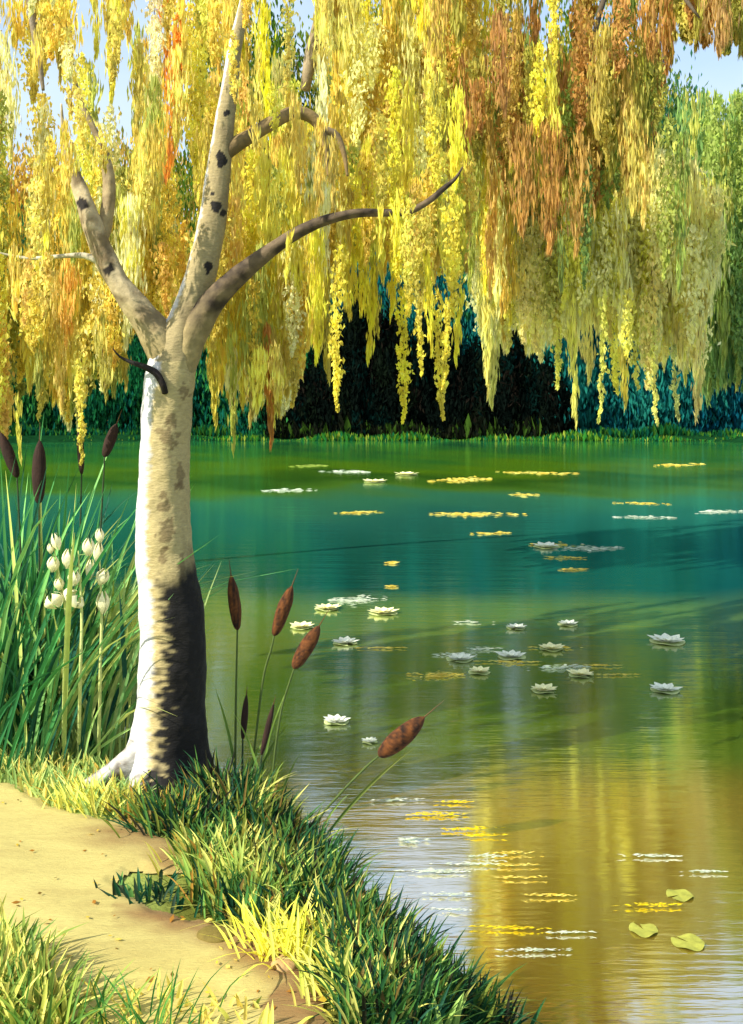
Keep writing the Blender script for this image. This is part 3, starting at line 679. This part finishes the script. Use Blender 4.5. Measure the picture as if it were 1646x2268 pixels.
cc = np.vstack([cc, np.stack([x2, y2, h2 * .35], 1)]); hh = np.concatenate([hh, h2]); cl = np.vstack([cl, pick([((50, 120, 44), 3), ((96, 140, 40), 2), ((150, 168, 60), .8), ((24, 100, 60), 2)], 3000)])
V, Fq, C = dabs(cc, hh, hh * .3, .25, cl)
tag(link('waterside_growth', np_mesh('waterside_growth', V, Fq, C), M_far), 'low green and dark growth along the far waterline', 'ground cover', kind='stuff')
# distant wood beyond
n = 26000; a = rng.uniform(-75, 75, n); yy = rng.uniform(84, 110, n); zz = rng.random(n) ** .8
topz = 13 + 3 * np.sin(a * .23) + 2 * np.sin(a * .61 + 1)
base = height(a, yy)
cc = np.stack([a, yy, base + zz * topz], 1)
cl = pick([((24, 88, 66), 3), ((50, 104, 60), 2), ((20, 80, 84), 3), ((120, 136, 60), 1)], n)
V, Fq, C = dabs(cc, rng.uniform(1.2, 2.6, n), rng.uniform(.7, 1.4, n), .4, cl)
tag(link('distant_wood', np_mesh('distant_wood', V, Fq, C), M_far), 'blue green wood far behind the shore trees', 'wood', kind='stuff')

# ------------------------------------------------------------------ blades
def blades(lst, seg=6):
    """lst: (root xyz, length, width, lean dir angle, lean amount, droop, colour, tip colour)"""
    Vs, Fs, Cs, o = [], [], [], 0
    T = np.linspace(0, 1, seg + 1)
    for (r, Ln, wd, az, lean, droop, c0, c1) in lst:
        d = np.array([math.cos(az), math.sin(az)]); hor = Ln * (lean * T + droop * T ** 2.4)
        z = Ln * (T * math.sqrt(max(.05, 1 - lean * lean)) - .55 * droop * T ** 3)
        c = np.stack([r[0] + d[0] * hor, r[1] + d[1] * hor, r[2] + z], 1)
        fa = rng.uniform(-.6, .6); s = np.array([math.cos(fa), math.sin(fa), 0])
        wv = wd * .5 * np.clip(np.minimum(1, (1 - T) * 2.2) * (.55 + T * 1.2), .0, 1)[:, None]; wv[-1] = wd * .02
        mid = c + np.array([-s[1], s[0], 0]) * wv * .5
        V = np.stack([c - s * wv, mid, c + s * wv], 1).reshape(-1, 3)
        k = np.arange(seg)[:, None] * 3
        f = np.concatenate([k + [0, 1, 4], k + [0, 4, 3], k + [1, 2, 5], k + [1, 5, 4]], 0)
        cc = (np.asarray(c0)[None] * (1 - T[:, None]) + np.asarray(c1)[None] * T[:, None]) ** .82 * np.array([1.10, 1.05, .80]) * rng.normal(1, .14)
        Vs.append(V); Fs.append(f + o); Cs.append(np.repeat(np.clip(cc, .003, .95), 3, 0)); o += len(V)
    return np.vstack(Vs), np.vstack(Fs), np.vstack(Cs)

def tuft(name, label, cat, px, py, n, Lr, wr, spread, pal, fan=.5, droop=.25, bias=0, rad=(.12, .08), group=None, tip=None):
    g0 = ground_at(px, py)
    L = []
    for _ in range(n):
        ox = rng.normal(0, rad[0]); oy = rng.normal(0, rad[1]); x, y = g0.x + ox, g0.y + oy; z = float(height(x, y)) - .02
        z = max(z, -.12)
        # outer blades lean further outwards
        az = 0 if (ox + bias * rad[0] + rng.normal(0, rad[0] * .7)) > 0 else math.pi
        az += rng.normal(0, .7); le = min(.85, abs(rng.normal(0, fan)) )
        c = pick(pal)[0]; c2 = c * 1.25 if tip is None else lin(tip)
        L.append(((x, y, z), rng.uniform(*Lr), rng.uniform(*wr), az, le, abs(rng.normal(0, droop)), c, c2))
    V, Fq, C = blades(L)
    V = V - np.array(g0)
    o = link(name, np_mesh(name, V, Fq, C), M_grass); o.location = g0
    tag(o, label, cat, group); return o

G_MID = [((52, 104, 50), 3), ((84, 132, 60), 3), ((30, 84, 60), 2), ((120, 156, 80), 1.5), ((22, 62, 50), 2)]
G_DK = [((20, 62, 36), 4), ((12, 44, 34), 3), ((46, 88, 36), 3), ((104, 122, 46), 1.8), ((24, 26, 20), 1.4), ((96, 80, 40), .8)]
G_LT = [((190, 194, 104), 3), ((150, 172, 86), 3), ((224, 212, 120), 3), ((104, 144, 64), 1.5)]
G_YE = [((228, 220, 96), 3), ((210, 208, 110), 2), ((240, 230, 120), 2), ((170, 186, 80), 1)]
G_OL = [((112, 120, 44), 3), ((140, 134, 52), 2), ((70, 100, 40), 2), ((150, 110, 44), 1)]

RG = 'reed clumps on the left bank'
for px_i, py_i, n_, Lr, lab, pal in [
    (-30, 1690, 130, (1.0, 2.25), 'tall dark reed clump cut by the left edge, with cattails above', [((30, 92, 54), 3), ((50, 122, 66), 3), ((104, 164, 96), 2), ((16, 60, 46), 2)]),
    (70, 1680, 130, (.9, 2.0), 'tall blue green reed clump left of the cream flowers', [((46, 112, 60), 3), ((90, 152, 86), 3), ((18, 66, 60), 2), ((160, 180, 100), 1.5)]),
    (165, 1665, 120, (.5, 1.35), 'reed clump fanning out below the cream flowers', [((84, 144, 80), 3), ((140, 180, 108), 3), ((30, 84, 70), 2), ((190, 204, 120), 2)]),
    (225, 1650, 90, (.5, 1.5), 'grey green reed clump against the white trunk', [((96, 146, 90), 3), ((156, 188, 124), 3), ((26, 76, 76), 1.5), ((130, 150, 56), 1)])]:
    tuft('reed_clump', lab, 'reeds', px_i, py_i, int(n_ * 1.25), Lr, (.013, .032), 0, pal, .27 if px_i < 200 else .16, .2, 0, (.13, .14), RG)

TUFTS = [
    (60, 1700, 70, (.12, .3), (.01, .022), G_LT, 'pale dry tuft at the left edge where reeds meet the path'),
    (225, 1795, 80, (.16, .3), (.012, .026), G_YE, 'yellow grass tuft at the left foot of the white birch'),
    (330, 1815, 110, (.12, .27), (.014, .028), G_OL, 'olive grass tuft in front of the birch trunk'),
    (400, 1840, 130, (.18, .38), (.014, .03), G_DK, 'dark green tuft in front of the black bark'),
    (485, 1790, 110, (.22, .46), (.014, .03), G_DK, 'dark green tuft at the right foot of the birch'),
    (545, 1830, 110, (.22, .5), (.014, .03), G_DK + G_LT[:1], 'dark tuft between the birch and the slim cattails'),
    (600, 1850, 110, (.18, .36), (.014, .03), G_DK, 'dark tuft below the tilted cattails'),
    (470, 1930, 110, (.16, .3), (.014, .03), G_OL + G_LT[:2], 'olive tuft in the middle of the bank above the path'),
    (330, 1995, 36, (.1, .2), (.016, .034), [((16, 60, 44), 3), ((24, 44, 34), 2), ((60, 110, 50), 1)], 'small dark tuft growing at the inner bend of the path'),
    (560, 1990, 120, (.2, .38), (.014, .03), [((150, 176, 84), 3), ((110, 146, 62), 2), ((190, 198, 100), 2)], 'soft light green tuft above the yellow tuft'),
    (670, 1925, 150, (.2, .4), (.014, .03), G_DK, 'dark tuft at the water just left of the sky reflection'),
    (720, 2010, 150, (.2, .38), (.014, .03), G_DK, 'dark tuft hanging over the sky reflection'),
    (622, 2118, 80, (.2, .36), (.012, .024), [((240, 232, 74), 3), ((228, 220, 80), 2), ((248, 240, 110), 2)], 'bright yellow tuft fanning up at the edge of the path'),
    (712, 2110, 80, (.16, .28), (.012, .024), G_YE, 'yellow green tuft right of the bright yellow tuft'),
    (810, 2110, 170, (.2, .38), (.014, .03), G_DK, 'tall dark tuft below the sky reflection'),
    (900, 2200, 170, (.2, .38), (.014, .03), G_DK, 'tall dark tuft at the waterline near the bottom'),
    (800, 2205, 90, (.16, .28), (.014, .03), G_YE, 'pale yellow tuft in the dark grass near the bottom'),
    (910, 2265, 110, (.14, .3), (.014, .03), G_MID, 'green tuft at the bottom between path and pond'),
    (1020, 2280, 150, (.2, .36), (.014, .03), G_DK, 'rightmost dark tuft at the bottom, in the golden reflection'),
    (320, 2300, 26, (.2, .42), (.008, .014), [((30, 90, 40), 1), ((60, 120, 50), 1)], 'few thin dark green blades at the bottom of the sandy path'),
    (10, 2230, 60, (.16, .38), (.012, .026), [((96, 124, 54), 3), ((70, 104, 44), 2), ((190, 190, 96), 1.4), ((46, 84, 36), 1)], 'soft green tuft at the left edge low in the picture'),
    (80, 2310, 60, (.16, .4), (.012, .026), [((70, 112, 44), 3), ((120, 146, 60), 2), ((220, 208, 110), 1.5)], 'green tuft at the bottom left corner'),
]
for px_i, py_i, n_, Lr, wr, pal, lab in TUFTS:
    tuft('grass_tuft', lab, 'grass tuft', px_i, py_i, int(n_ * 1.5), (Lr[0] * .8, Lr[1] * .85), (wr[0] * .62, wr[1] * .62), 0, pal, .38, .3, .2 if px_i > 600 else 0, (.10, .065), 'grass tufts along the bank')

# general short grass: uncountable
L = []
def grass_zone(n, poly, pal, Lr, wr, fan=.35):
    poly = np.array(poly, float); x0, y0 = poly.min(0); x1, y1 = poly.max(0); k = 0
    while k < n:
        x, y = rng.uniform(x0, x1), rng.uniform(y0, y1); c = False
        for i in range(len(poly)):
            a, b = poly[i], poly[(i + 1) % len(poly)]
            if (a[1] > y) != (b[1] > y) and x < (b[0] - a[0]) * (y - a[1]) / (b[1] - a[1]) + a[0]: c = not c
        if not c: continue
        k += 1; g0 = ground_at(x, y, 6)
        col = pick(pal)[0]
        L.append(((g0.x, g0.y, g0.z - .01), rng.uniform(*Lr), rng.uniform(*wr), rng.choice([0, math.pi]) + rng.normal(0, .8), abs(rng.normal(0, fan)), abs(rng.normal(0, .2)), col, col * 1.15))
grass_zone(700, [(-60, 1690), (60, 1690), (200, 1700), (290, 1740), (330, 1810), (200, 1810), (100, 1790), (0, 1735)], [((150, 178, 104), 3), ((196, 196, 110), 2), ((120, 160, 96), 2), ((210, 170, 80), .6)], (.06, .2), (.01, .02))
grass_zone(1500, [(330, 1830), (480, 1780), (640, 1830), (710, 1900), (760, 1980), (700, 2060), (560, 2080), (420, 2020), (440, 1900)], G_OL + G_LT[:1] + G_MID[:2] + G_DK, (.08, .24), (.009, .018))
grass_zone(1300, [(730, 2060), (770, 2000), (890, 2120), (1050, 2290), (770, 2290), (720, 2160)], G_DK + G_LT[:1] + G_MID[:2], (.1, .28), (.009, .018))
grass_zone(120, [(520, 1990), (700, 2050), (720, 2140), (600, 2090)], [((190, 186, 84), 2), ((150, 150, 60), 2), ((120, 140, 60), 1)], (.06, .18), (.01, .02))
grass_zone(700, [(-60, 2120), (40, 2140), (110, 2220), (150, 2300), (-60, 2320)], [((110, 136, 60), 3), ((220, 208, 112), 3), ((170, 176, 84), 2), ((70, 108, 46), 1.5)], (.1, .3), (.01, .022))
grass_zone(110, [(180, 2200), (560, 2230), (620, 2310), (200, 2310)], [((232, 214, 110), 4), ((214, 196, 96), 2), ((120, 146, 60), .7)], (.05, .16), (.01, .022), .5)
V, Fq, C = blades(L, 4)
tag(link('grass', np_mesh('grass', V, Fq, C), M_grass), 'mixed green and straw coloured grass covering the bank', 'grass', kind='stuff')

# ------------------------------------------------------------------ cattails
def cattail(label, head, wpx, base, Y, dark=False, via=None, leafs=2, baseY=None):
    """head: (x0,y0) lower end, (x1,y1) upper end in the picture"""
    (x0, y0), (x1, y1) = head; b = P(base[0], base[1], baseY or Y)
    gz = float(height(b.x, b.y)); b.z = gz - .05
    t_ = empty('cattail', (b.x, b.y, gz)); tag(t_, label, 'cattail', 'cattails on the bank')
    a, c = P(x0, y0, Y), P(x1, y1, Y); r = wpx * .84 / 2 / F * Y; q = []
    for u, k in ((-.03, .12), (0, .42), (.06, .66), (.2, .9), (.45, 1.05), (.7, .95), (.87, .68), (.97, .36), (1.02, .1)):
        p_ = a.lerp(c, u); q.append((p_.x, p_.y, p_.z, r * k))
    V1, F1 = loft(q, 18, .008, .12); c1, c2 = (lin((40, 26, 20)), lin((58, 38, 30))) if dark else (lin((112, 66, 28)), lin((34, 20, 12)))
    C1 = np.array([c1 + (c2 - c1) * np.clip(.45 + 1.0 * noise.noise(Vector((v[0] * 60, v[1] * 60, v[2] * 3))) + .5 * noise.noise(Vector(v) * 300), 0, 1) for v in V1])
    build('head', [(V1, F1, C1)], M_cat, t_)
    pts = [(b.x, b.y, b.z, .008)]
    if via:
        for vx, vy in via: v = P(vx, vy, Y); pts.append((v.x, v.y, v.z, .0065))
    else:
        m = b.lerp(a, .55) + Vector((0, 0, .03)) ; pts.append((m.x + (b.x - a.x) * .12, m.y, m.z, .0065))
    pts.append((a.x, a.y, a.z, .005)); V2, F2 = loft(pts, 8, .03, .05)
    build('stem', [(V2, F2, lin((74, 92, 40) if not dark else (48, 66, 38)))], M_wood, t_)
    d = (c - a).normalized(); e = c + d * r * 3; V3, F3 = loft([(c.x, c.y, c.z, .004), (e.x, e.y, e.z, .001)], 6, .02)
    build('tip', [(V3, F3, lin((96, 70, 40)))], M_wood, t_)
    LL = []
    for _ in range(leafs):
        LL.append(((b.x + rng.normal(0, .02), b.y + rng.normal(0, .02), b.z), rng.uniform(.4, .85) * max(.5, (a.z - b.z)), rng.uniform(.014, .022), 0 if rng.random() < .6 else math.pi, rng.uniform(.1, .35), rng.uniform(.05, .3), lin((40, 96, 44)), lin((110, 140, 60))))
    if LL:
        V4, F4, C4 = blades(LL, 10); link('leaf', np_mesh('leaf', V4, F4, C4), M_grass, t_)
cattail('upright reddish cattail close to the right side of the white trunk', ((526, 1392), (512, 1276)), 30, (520, 1790), 6.0, False)
cattail('brown cattail leaning right, middle of the three beside the trunk', ((608, 1405), (646, 1300)), 34, (555, 1800), 6.0, False, [(560, 1700), (582, 1510), (600, 1440)])
cattail('strongly tilted brown cattail over the green water', ((652, 1478), (706, 1388)), 38, (600, 1830), 5.9, False, [(604, 1720), (622, 1580)])
cattail('big rust coloured cattail tilted far right above the golden reflection', ((842, 1672), (938, 1590)), 48, (685, 1880), 5.55, False, [(705, 1820), (752, 1760), (810, 1700)], 3)
cattail('slim dark cattail low beside the trunk, left of the leaning dark one', ((538, 1635), (546, 1540)), 17, (536, 1800), 6.0, True)
cattail('slim dark cattail leaning right, low above the bank grass', ((580, 1670), (606, 1560)), 15, (570, 1820), 5.95, True)
cattail('black cattail at the left edge, tilted left', ((38, 1055), (2, 960)), 28, (60, 1690), 6.3, True)
cattail('large upright black cattail, the tallest on the left bank', ((86, 1112), (88, 978)), 34, (90, 1690), 6.2, True)
cattail('short black cattail tilted right, nearest to the trunk on the left bank', ((232, 1010), (258, 940)), 28, (205, 1680), 6.3, True)
cattail('thin black cattail between the yellow leaf strand and the left bank reeds', ((181, 1048), (176, 940)), 17, (170, 1680), 6.4, True)
# long leaf beside the big cattail
V4, F4, C4 = blades([(tuple(ground_at(700, 1880)), .8, .028, 0, .6, .12, lin((50, 88, 34)), lin((110, 120, 56)))], 14)
lg = link('reed_leaf', np_mesh('reed_leaf', V4, F4, C4), M_grass); tag(lg, 'single broad green leaf arching along the stem of the big rust cattail', 'leaf')

# ------------------------------------------------------------------ cream flowers on the left bank
def petal_blob(c, w_, h_, tiltv):
    """a closed tulip-like bud of five overlapping petals"""
    Vs = []
    for k in range(5):
        a = k * 2 * math.pi / 5 + .4; n = 7; rows = []
        for i in range(n):
            t = i / (n - 1); hw = .62 * math.sin(math.pi * min(1, t * .86 + .12)) ; rad = .5 * math.sin(math.pi * (t * .8 + .08))
            for j in (-1, 0, 1):
                an = a + j * hw; rows.append((math.cos(an) * rad, math.sin(an) * rad, (t - .5) + (.03 if j == 0 else 0)))
        V = np.array(rows) * np.array([w_, w_, h_]); i = np.arange(n - 1)[:, None] * 3
        f = np.concatenate([i + [0, 1, 4], i + [0, 4, 3], i + [1, 2, 5], i + [1, 5, 4]], 0); Vs.append((V, f, lin((238, 232, 184)) * rng.normal(1, .04)))
    V, f, C = merge(Vs); q = Vector((tiltv[0], tiltv[1], 1)).to_track_quat('Z', 'X').to_matrix(); V = V @ np.array(q).T + np.array(c)
    return V, f, C
FL = [('cream flowering stalk with the leftmost column of buds', (142, 1560), 6.15, [(125, 1200, 18, 34, -.3), (118, 1250, 22, 30, .1), (131, 1294, 18, 24, 0), (121, 1331, 38, 30, -.6), (112, 1215, 12, 20, 0)], 143),
      ('cream flowering stalk in the middle, with the widest low bud', (176, 1580), 6.1, [(151, 1238, 22, 38, .1), (164, 1281, 22, 30, .1), (163, 1326, 46, 26, 1.0), (196, 1212, 22, 34, .1)], 178),
      ('cream flowering stalk nearest the white trunk', (226, 1560), 6.2, [(221, 1187, 16, 28, 0), (218, 1225, 18, 40, .1), (200, 1262, 16, 40, .1), (227, 1278, 24, 32, .4), (228, 1335, 24, 44, 0)], 222)]
for lab, bs, Y, buds, sx in FL:
    Y -= .25
    g0 = ground_at(sx - 4, 1690); t_ = empty('flowering_plant', g0); tag(t_, lab, 'flower', 'cream flowers left of the birch')
    s = Y / F; topb = min(b[1] for b in buds)
    p1, p2, p3 = P(sx, 1500, Y), P(sx + 3, 1360, Y), P(np.mean([b[0] for b in buds if b[1] < 1260] or [sx]), topb + 8, Y)
    sp = [(g0.x, g0.y, g0.z - .03, .011), (p1.x, p1.y, p1.z, .010), (p2.x, p2.y, p2.z, .008), (p3.x, p3.y, p3.z, .003)]
    V, f = loft(sp, 8, .03); build('stem', [(V, f, lin((186, 196, 120)))], M_wood, t_)
    for (x, y, w_, h_, tl) in buds:
        c = P(x, y, Y - .02); V, f, C = petal_blob(c, w_ * s * 1.25, h_ * s * 1.15, (tl, 0)); bo = build('blossom', [(V, f, C)], M_petal, t_, True)
        ax = np.interp(y, [topb, 1360], [p3.x, p2.x]); st = Vector((ax, Y, c.z - .05)); V, f = loft([(st.x, st.y, st.z, .003), ((st.x + c.x) / 2, Y, c.z - .045, .0026), (c.x, c.y, c.z - h_ * s * .4, .002)], 5, .02)
        build('stalk', [(V, f, lin((130, 160, 90)))], M_wood, t_)
    LL = [((g0.x + rng.normal(0, .03), g0.y, g0.z - .02), rng.uniform(.4, .8), .035, rng.choice([0, math.pi]), rng.uniform(.05, .3), .15, lin((90, 140, 84)), lin((190, 204, 130))) for _ in range(5)]
    V, f, C = blades(LL, 8); link('leaf', np_mesh('leaf', V, f, C), M_grass, t_)

# ------------------------------------------------------------------ water lilies
def wpt(px, py): Y = CAMZ * F / (py - HY); return Vector(((px - HX) / F * Y, Y, 0))
LIL = [(900, 1052, 52, 'pale lily low beside the far yellow streak, nearest to the far shore'), (830, 1068, 50, 'small pale lily left of the far yellow streak'),
       (725, 1349, 56, 'cream lily right of the upright cattails, at the lower rim of the teal water'), (848, 1358, 66, 'pale green lily right of the cream one at the rim of the teal water'), (668, 1390, 54, 'large cream lily half behind the strongly tilted cattail'),
       (765, 1425, 56, 'pale lily alone, just right of the strongly tilted cattail'), (1143, 1392, 44, 'bright white lily, left one of the bright pair'), (1258, 1384, 46, 'bright white lily, right one of the bright pair'), (1480, 1422, 80, 'soft white lily on the far right, above another soft one'),
       (1475, 1530, 66, 'soft white lily on the far right, the lower of two'), (1203, 1530, 58, 'yellow green square looking lily at the bottom of the main drift'), (1018, 1462, 62, 'flat green white lily at the left of the main drift'), (1062, 1490, 50, 'soft white lily beside the thick yellow leaf streak'),
       (1222, 1438, 54, 'cream lily at the top of the main drift'), (1132, 1456, 64, 'white lily in the centre of the main drift'), (1286, 1496, 56, 'yellow lily at the right end of the long white streak'), (745, 1600, 56, 'white lily alone on dark green water above the big cattail'),
       (820, 1645, 36, 'small pale lily just left of the big rust cattail head'), (1425, 2062, 64, 'pale lily pad in the golden reflection at the bottom right, largest of three'), (1525, 2090, 74, 'faint lily pad furthest to the bottom right corner'), (1505, 1985, 60, 'faint greenish lily pad, the upper one of three at the bottom right'), (1210, 1212, 60, 'bluish lily on the teal water at the right')]
for px_i, py_i, wpx, lab in LIL:
    c = wpt(px_i, py_i); s = c.y / F; rad = wpx * s * .5; t_ = empty('water_lily', c); tag(t_, lab, 'water lily', 'water lilies on the pond')
    faint = py_i > 1950
    ca = lin((232, 236, 214)) if not faint else lin((196, 204, 140))
    if 'cream' in lab or 'yellow' in lab: ca = lin((240, 236, 176))
    # pad: a notched disc
    n = 26; th = np.linspace(.25, 2 * math.pi - .25, n); no = rng.uniform(0, 6.28); rr = rad * .98 * (1 + .05 * np.sin(th * 3))
    V = np.vstack([[c.x, c.y, .008], np.stack([c.x + np.cos(th + no) * rr, c.y + np.sin(th + no) * rr * .9, .008 + .006 * np.sin(th * 4)], 1)]); i = np.arange(1, n)
    f = np.stack([np.zeros(n - 1, int), i, i + 1], 1); build('lily_pad', [(V, f, lin((190, 202, 140)) if not faint else lin((150, 152, 62)))], M_stone, t_)
    if faint: continue
    ps = []
    for ring, (m, el, ln) in enumerate(((9, .12, .8), (6, .3, .55), (4, .6, .34))[:3]):
        for k in range(m):
            a = k * 2 * math.pi / m + ring * .4 + rng.normal(0, .1); ln2 = rad * ln * rng.uniform(.85, 1.15) * 1.3; rows = []
            T = np.linspace(0, 1, 6)
            for t in T:
                h = ln2 * (math.sin(el) * t * .6 + .1 * t * t); ho = ln2 * math.cos(el) * t; hw = ln2 * .3 * math.sin(math.pi * min(1, t * .88 + .1))
                for j in (-1, 0, 1): rows.append((c.x + math.cos(a) * ho - math.sin(a) * j * hw, c.y + math.sin(a) * ho + math.cos(a) * j * hw, .016 + h + (0 if j else -.12 * hw)))
            i = np.arange(5)[:, None] * 3; f = np.concatenate([i + [0, 1, 4], i + [0, 4, 3], i + [1, 2, 5], i + [1, 5, 4]], 0); ps.append((np.array(rows), f, ca * rng.normal(1, .04)))
    build('blossom', ps, M_petal, t_)

# ------------------------------------------------------------------ fallen leaves drifting in streaks (uncountable)
ST = [(1020, 1063, 130, 10, 'y'), (1180, 1047, 190, 5, 'y'), (690, 1032, 90, 5, 'g'), (760, 1045, 110, 7, 'w'), (1160, 1096, 60, 6, 'y'), (1500, 1030, 120, 5, 'y'), (1060, 1140, 210, 8, 'y'), (790, 1136, 110, 5, 'y'), (1080, 1182, 90, 5, 'y'), (1240, 1207, 120, 6, 'y'), (1240, 1236, 110, 5, 'y'), (1280, 1262, 80, 4, 'y'),
      (1410, 1146, 160, 5, 'w'), (1590, 1134, 140, 5, 'w'), (1420, 1115, 120, 3, 'y'), (1300, 1215, 150, 10, 'w'), (640, 1086, 120, 6, 'w'), (870, 1248, 30, 5, 'y'), (870, 1300, 26, 4, 'y'), (800, 1330, 130, 16, 'w'), (1050, 1380, 90, 4, 'w'), (850, 1437, 110, 4, 'y'), (960, 1497, 130, 12, 'y'), (1080, 1440, 90, 6, 'w'),
      (1130, 1468, 150, 5, 'y'), (1010, 1452, 90, 8, 'w'), (1240, 1436, 130, 4, 'y'), (1240, 1480, 140, 9, 'w'), (1340, 1476, 90, 4, 'y'), (1360, 1497, 110, 3, 'y'), (970, 1807, 130, 10, 'yy'), (1010, 1780, 90, 5, 'yy'), (1050, 1840, 130, 7, 'yy'), (1080, 1855, 90, 4, 'yy'), (1150, 1893, 110, 5, 'y'), (1140, 1920, 120, 5, 'y'),
      (1150, 1948, 120, 4, 'y'), (1215, 1988, 120, 5, 'y'), (1030, 1918, 150, 5, 'w'), (960, 1935, 160, 6, 'w'), (1440, 1900, 130, 5, 'w'), (1560, 1935, 110, 4, 'w'), (1430, 2010, 150, 6, 'yy'), (1130, 2060, 170, 5, 'yy'), (1260, 2070, 110, 4, 'w'), (1170, 2110, 180, 4, 'w'), (1080, 1900, 80, 6, 'w'), (920, 1865, 60, 14, 'w'),
      (880, 1775, 110, 6, 'w'), (1000, 1985, 120, 5, 'w'), (1000, 2020, 90, 5, 'w')]
Vs = []
for (x, y, wl, hl, k) in ST:
    c = wpt(x, y); s = c.y / F; nn = int(10 + wl * hl * .05); xx = np.clip(rng.normal(rng.uniform(-.15, .15), .24, nn), -.5, .5) * wl
    yy = rng.normal(0, .30, nn) * hl * (1 - 1.2 * np.abs(xx / wl)) + .03 * xx * rng.uniform(-1, 1); q = []
    for a_, b_ in zip(xx, yy): w_ = wpt(x + a_, y + b_); q.append((w_.x, w_.y, .010 + rng.uniform(0, .008)))
    q = np.array(q); pal = {'y': [((244, 228, 120), 3), ((228, 204, 84), 2)], 'yy': [((240, 220, 40), 3), ((226, 200, 40), 1)], 'w': [((226, 232, 214), 3), ((200, 214, 190), 2)], 'g': [((170, 190, 90), 1)]}[k]
    cl = pick(pal, nn); an = rng.normal(0, .25, nn); L1 = rng.uniform(3.5, 11, nn) * s; W1 = rng.uniform(.8, 1.7, nn) * s * np.clip(s * F / 3.5 * .5 + .7, 1, 5)
    u = np.stack([np.cos(an), np.sin(an), rng.normal(0, .05, nn)], 1) * L1[:, None]; v = np.stack([-np.sin(an), np.cos(an), rng.normal(0, .12, nn)], 1) * W1[:, None]
    V = np.stack([q - u, q - v, q + u, q + v], 1).reshape(-1, 3); i = np.arange(nn)[:, None] * 4; f = np.concatenate([i + [0, 1, 2], i + [0, 2, 3]], 0); Vs.append((V, f, np.repeat(cl, 4, 0)))
V, f, C = merge(Vs)
tag(link('floating_leaves', np_mesh('floating_leaves', V, f, C), M_leaf), 'thin streaks of fallen yellow and pale leaves drifting on the pond', 'floating leaves', kind='stuff')

# ------------------------------------------------------------------ leaf litter
Vs = []; q = []; cl = []
while len(q) < 130:
    px0, py0 = rng.uniform(-60, 1000), rng.uniform(1730, 2300); g0 = ground_at(px0, py0, 6)
    if g0.z < .1: continue
    q.append((g0.x, g0.y, g0.z + .034 + rng.uniform(0, .01))); cl.append(pick([((226, 196, 70), 4), ((236, 216, 110), 2), ((170, 120, 50), 3), ((120, 96, 44), 2)])[0])
q = np.array(q); cl = np.array(cl); nn = len(q); an = rng.uniform(0, 6.28, nn); L1 = rng.uniform(.008, .022, nn); W1 = L1 * rng.uniform(.35, .6, nn)
u = np.stack([np.cos(an), np.sin(an), rng.normal(0, .15, nn)], 1) * L1[:, None]; v = np.stack([-np.sin(an), np.cos(an), rng.normal(0, .3, nn)], 1) * W1[:, None]
V = np.stack([q - u, q - v, q + u, q + v], 1).reshape(-1, 3); i = np.arange(nn)[:, None] * 4
tag(link('fallen_leaves', np_mesh('fallen_leaves', V, np.concatenate([i + [0, 1, 2], i + [0, 2, 3]], 0), np.repeat(cl, 4, 0)), M_leaf), 'small yellow and brown leaves scattered on the sand and bank', 'fallen leaves', kind='stuff')

# ------------------------------------------------------------------ flat stones on the path
for px_i, py_i, wpx, hpx, cl, lab in [(478, 2084, 84, 30, (112, 98, 42), 'flat olive stone in the path, leftmost'), (575, 2092, 74, 28, (116, 92, 44), 'flat olive brown stone beside the leftmost one at the path edge'),
                                 (622, 2106, 70, 30, (140, 104, 56), 'flat brown stone below the bright yellow tuft'), (632, 2152, 62, 26, (168, 136, 88), 'pale tan stone lowest at the path edge'), (560, 2060, 60, 22, (108, 92, 40), 'dark olive stone highest at the path edge'), (268, 1985, 20, 8, (60, 70, 40), 'tiny dark pebble near the inner bend of the path')]:
    c = ground_at(px_i, py_i); s = c.y / F; a_, b_ = wpx / 2 * s, hpx / 2 * s * 2.4; rows = []; n = 28; R_ = [0, .5, .85, 1.0, .96]; Hh = [1, .92, .6, .1, -.6]
    for rr, hh in zip(R_[1:], Hh[1:]):
        for k in range(n):
            t = 2 * math.pi * k / n; w_ = 1 + .13 * noise.noise(Vector((math.cos(t) + px_i, math.sin(t), 0)) * 1.3); rows.append((c.x + math.cos(t) * a_ * rr * w_, c.y + math.sin(t) * b_ * rr * w_, c.z + .030 + .018 * hh + .004 * noise.noise(Vector((k, rr, px_i)))))
    V = np.vstack([rows, [(c.x, c.y, c.z + .050)]]); f = [(len(rows), k, (k + 1) % n) for k in range(n)]
    for r_ in range(3):
        for k in range(n): A = r_ * n + k; B = r_ * n + (k + 1) % n; f += [(A, A + n, B + n), (A, B + n, B)]
    o = link('flat_stone', np_mesh('flat_stone', V - np.array(c), np.array(f), np.tile(lin(cl), (len(V), 1))), M_stone, smooth=True); o.location = c
    tag(o, lab, 'stone', 'flat stones in the path')
